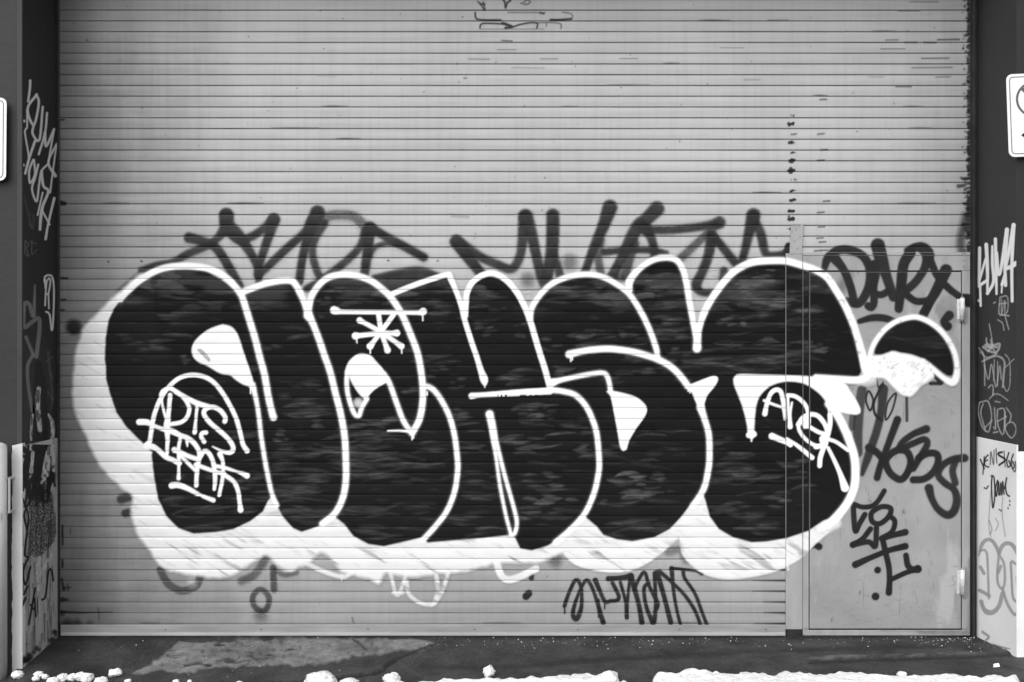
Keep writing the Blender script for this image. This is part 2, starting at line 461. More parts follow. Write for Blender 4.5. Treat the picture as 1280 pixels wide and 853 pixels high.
# ---- black fill
fill = Layer()
fill.G("131,448 131.7,423 135.8,402 141.5,387 152,374 158.8,366.6 172,354 192,341.5 211,336.5 234,336 258,339 276,349 294,362 301,367 314,361 332,355 350,351 362,351 368,354 375,366 382,380 387,385 388,374 396,361 410,350 427,345 447,347 465,354 490,368 509,361 534,352 552,346 562,345 566,349 576,382 581,394 582,382 584,367 591,354 603,346 616,343 631,350 644,363 654,380 662,399 664,389 671,376 684,361 701,351 719,346 737,345 755,349 771,358 786,367 789,349 801,337 817,327 834,324 845,327 852,336 857,352 861,377 866,403 871,432 874,414 881,391 892,371 909,350 924,338 942,331 965,329 983,329 1001,333 1017,340 1031,349 1041,363 1052,381 1062,402 1069,421 1076,446 1079,460 1073,470 1045,473 1030,490 1041,510 1054,535 1062,551 1067,573 1067,597 1065,613 1056,631 1042,646 1030,651.5 1010,663.6 983,673.4 958,677.6 938.5,677.6 916,672 899,661 887,646 881,624 877,617 871,622 860,635 852,646 837,661 817,672 790,676.6 770.6,674.6 753.4,668.5 746,658.6 736,650.7 729,644 721,654 704,671 684.5,683 665,688.5 650,686 643,673 641,668.5 603,673 534,678 529,672 504,678 480,682.8 460,680 442,671 430,656 419,646 398,658.6 378,664.8 366,661 353.7,646 346,630 340,621 335,626 329,639 314,651 292,661 270,666 242,667 223,661 208,646 198,624 192,597 190,570 190,564.7 181.7,557 172,548 157,533.5 145.6,515.5 138,494 132.5,473 133,461", 1.4, .995, False, .9, 3)
fill.G("1093.4,443.4 1094,432 1108,413.8 1125,402.5 1143.4,399.7 1158.9,404 1174.4,416.6 1187,436.3 1192.7,458.9 1191.3,468.7 1184,470 1170,460.3 1158.9,451.8 1140.6,444.8 1125,442 1115.2,439.9 1102.5,444", 1.8, .99)
def _fl(x, y):      # thinner coats near the tops, where the old tags still show through
    n = fbm(x/55, y/13, 12, 3)
    top = sstep((402-y)/45)
    hole = sstep((fbm(x/30, y/9, 44, 3)-.60)/.1)
    cap = sstep((351-y)/8)*((x > 395) & (x < 455) | (x > 585) & (x < 640) | (x > 695) & (x < 760))
    return 1-.07*top*sstep((n-.5)/.2) - .10*top*hole - .22*cap*vnoise(x/9, y/6, 4)
fill.mod = _fl
# ---- dry, scrubbed passes in the black
scrub = Layer(); rq = random.Random(17)
def scrub_at(x, y, n, w, a, sp=9):
    for _ in range(n):
        l = rq.uniform(.5, 1.4)*w; x0 = x+rq.gauss(0, w*.45)-l/2; y0 = y+rq.gauss(0, sp*.6); t = rq.uniform(-.16, .12); c = rq.uniform(-.07, .07)*l
        r0 = rq.uniform(.7, 2.8)
        scrub.S(f"{x0:.1f},{y0:.1f},.4 {x0+l*.3:.1f},{y0+l*.3*t+c:.1f},{r0:.2f} {x0+l*.7:.1f},{y0+l*.7*t+c:.1f},{r0*.8:.2f} {x0+l:.1f},{y0+l*t:.1f},.3", 1, rq.uniform(1.1, 2.6), min(.95, a*rq.uniform(.4, 1.25)))
for c in '''223,364,5,30,.28 212,394,5,22,.3 170,424,5,18,.22 216,424,2,26,.4 204,436,2,16,.42 232,447,3,9,.35 250,392,4,30,.15 180,438,4,24,.2
 225,626,5,26,.34 243,638,7,40,.34 290,602,4,26,.26 300,640,4,26,.22 260,660,5,50,.2 250,505,3,40,.22 300,545,4,24,.3 322,600,4,20,.25 215,600,3,20,.2
 333,382,4,22,.26 340,434,4,16,.26 378,420,5,24,.2 385,486,5,24,.3 382,500,4,24,.28 385,515,6,36,.34 388,535,2,24,.55 352,546,3,12,.5 360,556,3,20,.3 372,600,9,44,.3 375,620,9,52,.32 372,640,10,50,.28 360,585,5,24,.24 395,605,5,20,.4 380,570,6,40,.28 320,460,4,16,.2
 455,364,5,40,.3 404,382,3,12,.34 478,527,5,34,.55 470,534,5,40,.42 466,556,9,60,.34 470,572,10,76,.34 465,590,8,60,.26 455,640,6,50,.24 475,662,5,50,.28 440,575,5,34,.3 500,600,6,40,.18 520,640,5,30,.16
 500,378,5,24,.28 540,384,7,30,.26 538,396,5,30,.26 598,374,6,26,.26 606,386,4,20,.24 612,417,3,12,.55 652,412,3,8,.45 600,408,3,18,.2 545,466,4,18,.34 568,484,3,12,.3 512,490,4,12,.34 576,518,5,14,.34 582,532,4,16,.42 545,555,6,30,.24 540,450,6,26,.24
 610,600,6,40,.22 590,650,6,30,.3 600,668,4,24,.4 636,546,6,20,.38 640,470,7,30,.26 655,512,5,18,.35 600,560,5,22,.3 600,620,6,30,.2 660,560,7,24,.34
 702,361,2,34,.6 692,370,5,40,.3 742,374,6,36,.22 765,379,4,16,.3 728,421,6,24,.4 757,420,4,18,.26 785,418,3,12,.34 690,437,4,16,.35 704,466,3,16,.42 806,462,4,18,.4 795,448,5,24,.3 770,470,4,20,.2
 674,511,4,18,.5 686,512,3,10,.5 676,552,3,36,.6 728,561,3,10,.6 670,526,4,24,.3 715,574,4,40,.34 668,606,4,20,.5 690,600,3,18,.45 672,622,5,22,.55 668,636,4,22,.45 664,651,5,24,.4 700,612,4,14,.45 694,640,5,24,.28 735,528,3,20,.35
 785,602,3,22,.8 807,600,2,16,.85 825,604,4,16,.4 790,620,3,44,.7 800,622,3,36,.4 755,632,2,8,.5 800,655,5,40,.4 780,660,5,40,.34 835,655,4,20,.25 800,585,4,50,.2 760,560,5,24,.28 830,560,5,30,.2 840,540,4,30,.22
 836,352,5,18,.32 828,364,4,20,.55 832,380,6,34,.32 838,402,4,20,.5 840,424,5,26,.34 852,442,4,14,.34 840,412,5,24,.28 840,470,4,20,.3
 900,348,5,30,.26 958,352,5,24,.34 952,380,6,30,.4 985,379,5,24,.6 957,387,3,20,.4 906,405,3,12,.5 915,402,3,8,.5 930,406,3,8,.4 965,426,4,22,.4 1003,427,3,14,.7 1030,432,3,10,.55 890,455,7,40,.34 935,452,9,70,.3 960,447,6,60,.3 945,400,6,40,.22 900,425,5,24,.26 1000,398,5,30,.26 930,372,5,40,.22
 958,594,4,36,.3 980,576,3,24,.5 970,626,4,26,.6 928,641,5,24,.36 940,661,4,26,.55 905,600,8,40,.22 925,590,6,40,.22 960,650,5,30,.24 900,555,4,20,.28 925,575,5,24,.25 985,598,3,24,.4 1020,560,3,20,.2 905,640,5,24,.25
 1140,425,5,40,.12 1165,432,4,30,.14'''.split():
    x, y, n, w, a = [float(v) for v in c.split(',')]
    scrub_at(x, y, int(n)+1, w, a)
# ---- white outline of the big piece
line = Layer(); over = Layer()
for p, r in [
 ("150.5,373.2,4.5 156.8,367.5,3.6 171.9,353 191.6,340.6 211,334.2 234,332.6 255,334.5 270,339.5 284.8,348.8 294.6,359 301,367 304.5,376 311,397 319,423 325,447 330.7,468 335.6,495.8 339.7,513.8 341.9,521.5,4.4", 4.0),
 ("316,481,3.4 320.9,502 324,522 326.6,545 331,573 334.5,592 340,616.8 346,631.5,3", 2.6),
 ("301,366.6 314.3,360.9 332,355 350.4,351.3 361.9,351 368.4,354.3 375,365.8 381.6,380.5 386.5,395.3,5 391.4,405 399.6,426.5 405.5,444 412.7,464.6 419.3,490.9 425.9,517 430.8,545 432.4,573 432.5,599.5 428.8,621.7 419,641.4 403,655", 3.9),
 ("384.5,395,4.4 386.8,382 389,372.3 396.3,359.6 409.5,347.7 427.5,343.6 447.2,345.3 462.5,350.6 473,357.6 486,369 496,382.2 504.3,397 514,420 521.8,441 526.4,464.6 528.6,486 528,505.6 524,525.3 515.5,541", 3.9),
 ("515,541.5 504.3,526 495.3,502.3 487,479.4 480,468", 3.1),
 ("529.5,482.7 536,483.8 543,488.6 551.9,500.7 561.7,520.4 568.3,545 571.9,575 572,589.7 568.3,614.3 558.5,639 543.7,658.6 529,674.6", 3.2),
 ("434,464.6,2.4 434,486 437.4,502.3 443,517 448.8,520 452,510.5 458.7,499", 2.7),
 ("612,518,4.4 614,532,3.4 616.5,551,2.5 620,571 625,607 632.3,643.8 638.5,667", 2.0),
 ("612,518,4.4 616.5,532,3.2 620.5,551 625,571 632.3,599.5 643.4,639 646,655 643,667.5 638.5,668", 2.3),
 ("662.3,399,3.8 664.2,387 671.3,374 684.5,359 700.9,349.4 719,344.5 737,343.3 755,347 771.4,356 786,367.4 799.3,387 810.8,410 819.8,434.7 821.5,446", 3.4),
 ("787,362.5 786,356,4.6 789,347.7,4.4 801,334.6 817.4,324.8 833.8,322.3 845.2,325.4 852.4,335 857.2,351 861.3,375.6 866.3,401.9 870.2,423.2 871.2,434.7,4.8", 3.6),
 ("871,436,4.8 873.6,411.7,3.6 881,388.8 892.5,369 909,347.7 923.7,335.4 941.7,328 964.7,326 982.8,326.6 1000.8,331.3 1018.8,337.4 1033.6,346.8 1043.5,360.8 1054.5,379 1064.3,400 1071.5,421 1078,444.6,5 1081,459.4,5 1084,470,4.6 1072.5,475.2,4.4 1052.8,474.5 1020,472.5", 4.3),
 ("687.7,487.6,3.2 702.5,489.2 719,494 732,507.3 740.2,523.7 746,543.4 748.8,575 748,592 742.3,616.8 731.2,641.4 714,661 694.3,678", 3.3),
 ("711.5,443,4.6 725,439.8 741.9,437.2 764.8,436.4 791,440 809,444.8 822.3,449.6 837,457.4 849.8,469.5 859.7,482.7", 3.9),
 ("689.4,479,5.6 696,476.6,3.6 707.4,473.8,2.8 732,468.7 751.7,466.2 758.3,469.5 761.6,479.4 763.2,490", 2.8),
 ("875.3,509,4.6 881,525.3 886,545 886.6,573 885,588 881,607 874,621 866,632", 3.6),
 ("1036,505 1046,518 1054.5,534 1062,552 1068,572.8 1069,597.4 1066,613.8 1057,632 1040,651.6 1024,662,3", 5.0),
 ("1085.6,468,4.6 1087,446 1092.7,429.3 1104,413.8 1118,403.2 1133.5,397.6 1146,396.6 1160,401.8 1173,411 1184,423.7 1192.7,440.6 1196,457.5 1194.8,472,4.2 1189.9,478,4.4 1178.6,472.3 1164.5,460.3 1153.2,451.8", 3.1)]:
    line.S(p, r, 1.5, .985)
    over.S(p, r+.4, 4.6, .13)
# straight-edged arms
for p, r in [("490.4,367.8 509,360 533.8,351 551.9,345.3 560,343.2", 3.3), ("561.5,344,3.8 570,364,3 576.5,382 581.4,401.9 589.6,428 595.5,445 601,463,3.6 605,474,4.8 606,480,2.4", 3.2),
 ("581.4,395 582.2,380.5 583.9,365.8 591,352.7 602.7,344.5 615.9,342 630.6,348.6 643.8,362.5 653.6,379 661.8,398.6 669.7,424.8 675.5,444 681,461 686,479.4 688,488", 3.6),
 ("589.6,495,3.8 600,494,3 624,492.5,3.4 655,490.6,4 687,489,4.2", 3.6),
 ("417.7,388,4.8 421,388.8,4.4 428,390,2.7 480,390.6 520,391 526,390.6,3.6 529,389.6,4.5", 2.6)]:
    line.S(p, r, 1.1, .99)
for p in ["473.4,393.7 476.4,415", "492,393.7 476.4,415", "449.7,400.7,3.8 455,403.5,2.6 476.4,415", "444.7,420,4.6 450,419.6,3 476.4,416.5", "462.8,433,4.2 467,427.5,2.8 476.4,415", "484.6,438,3.9 482.5,432,2.9 476.4,415", "501.8,433,3.8 497,429.6,2.8 476.4,415", "496,416.6,4.2 490,416.8,2.8 476.4,416"]:
    line.L(p, 2.9, 1.0)
for p in ["528.4,392 528.6,401", "446,423 446.4,429", "462.8,436 463,442", "502.2,435 502.4,442", "713,446 713.5,452", "715.4,446 715.4,450", "862,484 862.4,491", "860,484 860.2,489", "444,448 444,448", "534,490 534,494", "313.5,485 313.5,492", "515,543 515.2,550", "516.6,542 517,548", "606,481 606,484"]:
    line.L(p, .8, .6)
line.G("240,438 244,426.5 258.8,413.4 275,406.8 281.5,406.3 291,410 297.9,420 302.8,434.7 306.5,446 311.8,461 316.8,477.7 316.8,488 311,483.5 302.8,480 294.6,474.5 288,469.5 275,466.5 260.5,458 249,453 242.4,446.6", 1.4, .985)
line.G("431.6,482.7 431.6,466 435.7,453 445.5,444 453.8,442.3 463.6,445 469.8,451.5 479.7,463 487,475 481.3,479.4 469.8,486 461.6,494 458,500 450.5,494 442.3,482.7 436.5,471 434,466", 1.3, .985)
line.B(448, 504, 5.5, 3.5, .6)
line.S("485,538.6,1 500,538.4,1.3 511,539.5,1.8", 1.4, .8, .85)
line.G("758.3,489.2 768,489.2 791,495 802.6,502.3 808.3,510.5 805.9,520.4 794.4,536.8 786,551.6 783,562 779.6,564 775.5,559.8 772.2,541.7 768,518.8 763.2,495.8", 1.2, .985)
line.G("857,482.7 864.6,480 881,473.6 892.5,470.2 897.4,473.5 893.5,482.7 884.3,494 880.2,505.6 881,512 872.8,509 864.6,491", 1.2, .985)
line.G("917,479.4 918.8,470.4 925.3,467.8 950,468.4 982.7,469.4 1020,471.5 1052.8,478 1062.7,489 1070.9,502 1075.5,513.5 1070.9,518.4 1052.8,515.8 1038,511 1030,499 1020.5,489.2 1004,479.4 982.7,477 964.7,481.8 951.6,492.5 945,507.3 942.5,535 943.4,543.4 939.3,549.5 935.2,543.4 933,528 927,505.6", 1.5, .98)
line.S("936,544 939.3,544 942,543", 3.6, .8).L("939.3,545 939.3,551", 1.2, .7)
line.G("1084,447.6 1102.5,444 1115.2,439.5 1125,441.5 1140.6,444.4 1158.9,452.3 1164,460 1167.3,470 1162,476 1158.9,477.9 1151.8,481.4 1143.4,491.3 1136.3,495.5 1126.4,492.7 1116.6,484.2 1105.3,473 1088.4,470", 2.2, .97)
line.S("1086,470 1080,476 1090,474", 5, 5, .6)
def _ln(x, y):      # flaking on the big eyelid and scuffs on the outline where hands and boots reach
    n = fbm(x/5, y/4, 71, 3)
    a = ((x > 1098) & (x < 1165) & (y > 452) & (y < 492))
    b = (x > 1012)
    c = ((x > 247) & (x < 263) & (y > 436) & (y < 452) & (abs((y-437)-(x-249)*1.0) < 3.6))
    d = ((x > 622) & (x < 688) & (y > 493.2) & (y < 497) )
    return 1 - a*.32*sstep((fbm((x-y)/9, (x+y)/4, 8, 3)-.56)/.14) - b*(y < 465)*.4*sstep((n-.66)/.1) - c*.55 - d*.9*(vnoise(x/1.9, y*0, 3) > .55)
line.mod = _ln
# ---- the two small white tags inside the piece
tagw = Layer()
for p, r in [
 ("184,557,4.2 187.6,551 190,535 192.9,519.8 199.3,502 208.7,487 220.4,475.4 231,470.3 242.7,468.8 255.5,471.2 267.3,478 277.8,490.5 287,505.7 295.4,523 301,543 304,555.5 309,563.5,3.2", 2.7),
 ("183,558,3.6 191,558.5,3.6 199,563.5 207.5,571.2 217,575.4 224.5,579.3", 3.0), ("224,580 223.7,592,1.9 223.6,598,2.6", 1.8),
 ("213,494,2.7 211.6,510.4 209.8,525.6,3.4 209,533,4 209.8,549,2.6 208.7,571,2", 2.6),
 ("202,494 203.4,507,1.5 208,524", 1.7),
 ("201.5,494,2.4 204,489 212,485.6 221,490 231,498.4 236.6,509 235,519.8 227.4,527.6 214,530.4", 2.5),
 ("220.4,490 235.6,498.7 247.3,504.5,3.3 261.4,508.4", 2.8), ("246.8,506 245,525.6,1.7 243.6,540.6,2.7", 2),
 ("281.3,527 281.8,521.5 275.5,513.2 266,508.8 257.5,511.4 255.2,517.4 261.4,527 273,537.3 283.7,546.7 290.7,556.3 291.8,562,2.8 288,565.8 279,564.6,2 266,558.3,.7", 2.8),
 ("257.9,541 253,541.6 251.8,546 255.5,552.4", 2.5),
 ("174.5,527.6,3.8 184,528,3.6 191,531.5,2.4 202.8,536.2,2.6 213.4,538.5,3.6 226,544.4 235.6,548 244.5,556 249.5,565.5 249.6,572.5", 2.9),
 ("225.6,548 223.6,561 224,578", 2.1), ("218.4,562.4,3.6 225,565 233.3,569.4 246,573.8", 2.8), ("226,570 235.6,579.3 245.5,589", 2.1),
 ("234,550 234.6,558,.8", 2.4),
 ("249.8,572 247.3,582.8 246,596.9 245.6,607", 2.6), ("251.5,570 254,565.4 258,564 263.3,569.5 267.3,580.5 269.2,596.9 268.2,611.6,2", 2.7),
 ("245,581 256.7,585.2 269.6,589.8 280,592", 2.5), ("275.2,567.6,3.2 278.8,578 278.6,596.9 274.3,619", 2.2),
 ("271,582.8 282.5,585.2 296.6,589.8,1.6 304,592.4,2.6 309,595,3.4", 2.2), ("280,593.4 291.9,601.6 297.7,613.3 300,629.7 301,637.5,3.5", 2.6),
 ("215,607,3.8 222.7,606.4,3.6 235.6,611 247,617.4,2.6 251,618.6,1.4 254.4,620.6,2 267,625.4,2.8", 3)]:
    tagw.S(p, r, .9, .985)
for p, r in [
 ("955.8,517.4,3.2 957.5,509 958.8,503.4 963.4,491.8 970,487.4 975.8,490.2 979,503.4 981,523.5,1.8", 2.7), ("955,500.8 964.6,505 978.7,509.8", 1.6),
 ("989.8,503.4,1.2 987.3,518.6 987.5,533.6,3.1", 1.8), ("984.6,494 985.6,516 987.5,533", 1.6),
 ("984.5,494.4 992.7,495.2 1001.4,500.6 1008,509.2 1010.3,518.6 1010.3,530.3 1005.6,532.7", 2.5),
 ("998,529 998.6,537.3 1004.5,546.7 1012.7,553.8 1022,558.4", 2.2), ("997.6,531 1003.3,522.4 1012.7,518.2 1022,520 1030,529 1033.8,538", 2.8), ("1004,526,4.6 1007,532,4", 4),
 ("1011.5,533.8 1024.4,540.9 1034,542.6", 2.5), ("1037.3,518.6,3 1037.3,530.3 1033.8,546.7 1030,558 1026.7,567 1025,573 1024.4,582.4,2.8", 3),
 ("1029,549,5 1030,554,5", 4.5), ("1019.7,558.4 1031,557", 3.2), ("1036,549.4 1045.5,552.9 1060,563", 2.2), ("1035,560,2 1043,576.3,2.4 1050.2,592.7,3 1056,610,5", 2.5),
 ("1035.5,508 1036,518", .8),
 ("964.6,545.3,4 975.2,549.6,3.4 983,553,3 988,556.4,2.8", 3), ("983.4,548.2,1.4 998.6,558.8,2.4 1015,572.2,2.9", 2.3)]:
    tagw.S(p, r, .9, .985)
# ---- dark writing on the header and the door
dk = Layer()
for p, r, a in [
 ("1044.6,324.5,6.2 1054.5,337.6 1062.7,357.3 1067.6,377", 4.8, .93),
 ("1030,337,3.5 1034.8,323 1046.3,313.6 1062.7,313 1079,321 1087.3,337.6 1085.6,359 1075.8,377.6 1066,379 1058,374,2", 5.2, .9),
 ("1097,307,8.6 1102,326,8 1108.6,347.4,6 1116.8,371.6,5.6", 6, .85),
 ("1092,330 1095,342 1092,359 1092.4,378 1089,384.5 1085.2,382.6", 4.6, .92), ("1094,368 1102,368.6 1109,365", 4.2, .93),
 ("1138,316,6.4 1129.5,331 1126.6,355.6 1123.4,386.2,5", 6.2, .95),
 ("1134.8,314 1143,309.5 1153,310.5,7 1160,319.5,7.6 1155.5,336 1144.7,352.3 1131.6,364", 5, .86),
 ("1131.6,367.8 1144.7,376.6 1160,375.6 1168,368", 4.2, .95),
 ("1182.4,338,7.2 1172.6,359,6.4 1162.7,377,5.6 1154.5,392.6", 5.6, .95),
 ("1163,326 1171,344 1184,359 1198.8,370.4 1211,376,8", 4.3, .95),
 ("1074,402,3 1090.5,397.5 1107,398.3 1120,404", 4.2, .92),
 ("1186.5,394.5,5.6 1180,402,4.4 1184,408,5.6", 5, .92),
 ("1103.7,487,6.4 1102,510 1097,534.8 1089.5,557.8 1085,571 1077.4,592.5,3", 5, .72), ("1077.4,488 1074,512 1072,540 1072,566", 6, .6), ("1066,520 1064,535", 4, .5),
 ("1121.7,525,4.6 1111.9,551 1107,564.6 1100.4,582.7 1096.3,597.4", 4, .93), ("1086,559.7,4.6 1095.5,565.4 1105.3,576", 4.2, .96),
 ("1157.8,536.5,4.8 1141.4,543 1128.3,552.9 1125,561 1141.4,554.5 1155,549.4 1159,555.5 1151.3,569.5 1141.4,586", 4, .85),
 ("1148,572.8 1159.5,567 1170.6,567.9 1172.6,577.7 1166,590.9 1154.5,599 1141.4,600", 4.2, .92),
 ("1205.4,572.8,5 1190.6,574.5 1177.5,582.7 1172.8,594 1180.8,604 1192.3,612.2 1196,625.3,4.8 1192.3,639,5 1184,644,4.8 1172.6,636.8 1164.8,623.7 1161.2,610.5,5.4", 4.2, .82),
 ("1194,577.7 1190.6,589 1194,604", 4.2, .75)]:
    dk.S(p, r, 1.7, a)
dk.S("1108.6,572.8 1120,563.5 1133.2,564.6 1138.4,577.7 1133.2,593 1125,599.6 1113.5,592.5 1107.6,581", 4.2, 1.6, .95, True)
for p, r in [("1105.3,613.8 1097,627 1089,633 1077.4,634 1067.6,630.5", 2.9), ("1066.5,632 1067.6,651.6 1069.4,664.2 1074,655.4 1081,643.4", 3.2),
 ("1111.5,645 1118.4,651.6 1115,664.7 1102,672.9", 3), ("1131.6,665.5,4 1115,669.6 1102,673.5", 3.3),
 ("1088,661.4 1077.4,674.5 1066,681.3,3.8", 3.2), ("1066,681.3 1085.6,677.6 1094,683 1095.5,660", 3.2),
 ("1102.9,673 1107,691 1111,709 1111.9,725.6 1111,741,3.9", 3.4), ("1069.2,706,4.2 1089,697 1111.9,688 1131.6,683,4", 3.3),
 ("1132.4,694.5,3.4 1134.8,707 1141,712 1147,711.5,5", 3.6), ("1141,713.5 1133,715.8 1115,724", 3)]:
    dk.S(p, r, 1.1, .95)
dk.S("1091,639.5 1102,633.6 1113,635.5 1111.5,645 1100.4,654.6 1091,653 1088.6,645", 3.1, 1.1, .95, True)
dk.B(1097, 712.8, 4, 1.2, .97).B(1094.3, 745.8, 4.6, 1.2, .97).S("1023.6,683.5,4.2 1018,681.5 1012,684.5,2.5", 3.4, 1.6, .9)
dk.S("1085.6,489 1091.4,500.4 1087.6,513.5 1082.3,500.4", 1.1, .8, .9, True)
dk.S("1104,481 1096,494 1092,506 1094,518.4 1102.5,526", 1.3, .8, .93).S("1095.5,470 1098,484 1104,478", .9, .8, .7)
dk.S("1120,492 1109.5,504 1107,525 1115,513.5", 1.0, .8, .88, True).S("1133.2,494 1133.6,526", 1.7, 1, .65)
dk.S("1163,464.5 1168,468 1176,477.5,3.4", 3, 1.5, .92).S("1163,479.5 1176,479.5", 2, 1.5, .85)
dk.S("1060,345 1050,362", 6, 6, .25)
# ---- grime, scuffs and scratches of the curtain, dent shading painted in
gr = Layer(); rq0 = random.Random(8)
for (x, y, r) in [(990.6,144.5,1),(988.6,155.5,2.4),(991.5,168,1.2),(988.6,178.6,2.4),(991,191,1.5),(990,202,3),(988.6,214,2.8),(992,225,.8),(990.5,239,1.6),(990,251,2.2),(989,264,2.2),(988.5,274.5,3),(985.6,286.6,1.3)]:
    for _k in range(6):
        gr.B(x+rq0.gauss(0, 2.2), y+rq0.gauss(0, r*.45), r*rq0.uniform(.25, .75), .9, rq0.uniform(.6, .95))
    if r > 1.8: gr.S(f"{x-rq0.uniform(2,5):.1f},{y-.3} {x},{y} {x+rq0.uniform(1,4):.1f},{y-rq0.uniform(0,2):.1f}", r*.55, 1.0, .9)
for (x, y) in [(1029,125),(1026,168),(1030,188),(1026,201),(1033,252),(1026,266),(1027,284),(1025,298),(1028,303),(1022,314),(1030,313.5)]:
    gr.S(f"{x-4},{y} {x+4},{y-.6}", .9, .8, .5)
for p, r, a in [("597,2 601,6 606,13 604,3", .8, .7), ("600,5 606,6", .9, .7), ("629,0 631,3 632,10 634,4 638,1", 1.1, .75), ("651,4 658,6 663,3 659,0 655,3", .7, .6),  # dent creases near the top, their shade drawn as dark strokes
 ("594,16 595,23 602,25 626,25.4", .9, .8), ("600,35 601,31 607,29.5 630,30.5 640,34 650,31 665,28.5 672,30 671,35", .9, .8), ("628,29 634,31 640,34 632,35", 1.5, .75),
 ("671,29 690,28.5 701,30.5 701,36", .6, .6), ("683,30 683,33", .6, .6), ("635,16 672,16 676,17.5 681,16", .6, .5), ("675,16 680,17.5", 1.0, .6), ("703,15.6 712,17 716,20 714,24", .6, .5), ("688,25 700,25 714,24", 1.2, .75), ("600,36.5 680,36.6", .4, .35),
 ("627,51 640,51.6", .7, .5), ("622,62.5 645,62.5", .5, .35), ("676,74 697,74", .6, .35), ("586,74 612,74.4", .6, .35), ("640,85 680,85.4", .5, .28), ("580,98 583,98", .8, .5), ("565,270 585,271", 2, .16), ("775,73.5 797,73.5", .6, .3),
 ("1137,2.5 1173,2.7", .6, .4), ("1123,13.6 1150,13.8", .6, .5), ("1107,50.4 1123,50.2", .7, .4), ("1172,50 1199,49.6", .9, .55), ("1155,53.5 1170,53.7", .8, .55), ("1131,53.5 1146,53.5", .7, .5), ("1101,61.5 1131,61.5", .6, .4), ("1152,73.4 1186,73", .7, .5), ("1140,85 1190,84.6", .8, .35), ("1170,96.6 1188,96.4", .6, .45), ("1120,108.4 1139,108.4", .8, .6), ("1086,96.4 1104,96.4", .5, .3),
 ("985,25 960,25.4", .6, .3), ("900,60 930,60", .5, .25), ("395,95 420,95.4", .5, .22), ("930,100 950,100", .5, .3),
 ("484.6,325.7 486,326", .9, .6), ("546.5,326 547.5,326.4", .8, .55), ("176.4,326.5 177.6,327", .9, .7), ("135,327 136,327.6", .8, .6), ("108,50 110,51", .8, .4),
 ("78,657 78.4,681", 1, .9), ("78,700 78.4,709", 1, .85), ("79,735 88,734.6", .8, .7), ("77,749 84,750", 1.6, .85), ("85,730 85.4,738", .7, .6), ("77,724 80,738", 1.5, .6),
 ("75,765,2 100,766.2,1.2 140,766,.3", 1.4, .7),
 ("76,254,3.2 81,255,2.2", 3, .85), ("75,150 80,150", .9, .8), ("75,347.6 84,348", 1, .8), ("75,375 82,374.6", .9, .8), ("75,388 80,387.6", .9, .75),
 ("88,660 88.2,668", .5, .5), ("123,760 124,775", .6, .45), ("440,772 442,778", .6, .45), ("604,786 604.4,793", .6, .4)]:
    gr.S(p, r, .9, a)
rr = random.Random(3)
for (x, yy, r_, s_, a_) in [(78,767,2.5,3,.8),(84,780,5,6,.75),(96,779,4,6,.6),(112,779,2.5,5,.4),(80,790,6,7,.8),(98,788,5,8,.6),(122,789,4,8,.4),(150,792,3,8,.25),(77,750,2.5,3,.7),(80,735,1.5,3,.5)]: gr.B(x, yy, r_, s_, a_)
y = -10
while y < 318:                                   # torn brush seal along the right edge
    w = rr.uniform(1.5, 4.5) + (7 if 205 < y < 300 else 0)*rr.random() + (5 if 40 < y < 46 or 222 < y < 232 else 0)
    gr.S(f"1213,{y} {1212.5-w*.5:.1f},{y+1} {1212.5-w*.8:.1f},{y+rr.uniform(-2,3):.1f},{rr.uniform(.4,1.2):.2f}", rr.uniform(1.2, 2.6), 1.6, rr.uniform(.6, .95)); gr.B(1212-rr.uniform(0, 9), y+rr.uniform(-3, 3), rr.uniform(.4, 1.4), 1.2, rr.uniform(.3, .8))
    y += rr.uniform(2.2, 6)
gr.S("1205,232 1198,233", 2.2, 2, .6).S("1208,270 1201,300 1203,318", 5, 5, .55)
for k in range(34):                              # grime caught on the lower edge of single slats
    n = rr.randrange(0, 58); yy = 13+13.456*n-1.2; xx = rr.uniform(90, 1150); ln = rr.uniform(14, 60)
    if yy > 300 and xx > 900: continue
    gr.S(f"{xx:.0f},{yy:.1f},.2 {xx+ln*.4:.0f},{yy:.1f},.7 {xx+ln:.0f},{yy:.1f},.2", .6, .8, rr.uniform(.2, .5))
for k in range(120):                             # specks
    gr.B(rr.uniform(85, 1200), rr.uniform(5, 300 if k % 3 else 780), rr.uniform(.3, .8), .6, rr.uniform(.3, .7))
for n in range(49, 58):                          # oily ends of the slats beside the mullion
    yy = 13+13.456*n
    gr.S(f"{982-rr.uniform(22,48):.0f},{yy:.1f},.2 982,{yy:.1f},{rr.uniform(.7,1.3):.2f}", 1, 1.0, .7)
grd = Layer()                                    # scuffs on the door and its frame, plus painted hinge shadows
for k in range(60):
    x = rr.uniform(1016, 1198); yy = rr.choice((rr.uniform(690, 782), rr.uniform(730, 782), rr.uniform(345, 782)))
    a = rr.uniform(-.9, .9); l = rr.uniform(2, 9)
    grd.S(f"{x:.1f},{yy:.1f} {x+l*math.cos(a)*.5:.1f},{yy+l*math.sin(a)*.5+rr.uniform(-1,1):.1f} {x+l*math.cos(a):.1f},{yy+l*math.sin(a):.1f}", rr.uniform(.25, .5), .8, rr.uniform(.1, .3))
for k in range(150):
    x = rr.uniform(1014, 1199); yy = 784-abs(rr.gauss(0, 26)); l = rr.uniform(1.5, 8)
    grd.L(f"{x:.1f},{yy:.1f} {x+l:.1f},{yy+rr.uniform(-3,3):.1f}", rr.uniform(.2, .6), .7, rr.uniform(.15, .5))
for k in range(70):
    x = rr.gauss(1165, 12); yy = rr.gauss(495, 9)
    grd.S(f"{x:.1f},{yy:.1f} {x+rr.uniform(2,9):.1f},{yy+rr.uniform(-2,5):.1f}", .5, .7, .22)
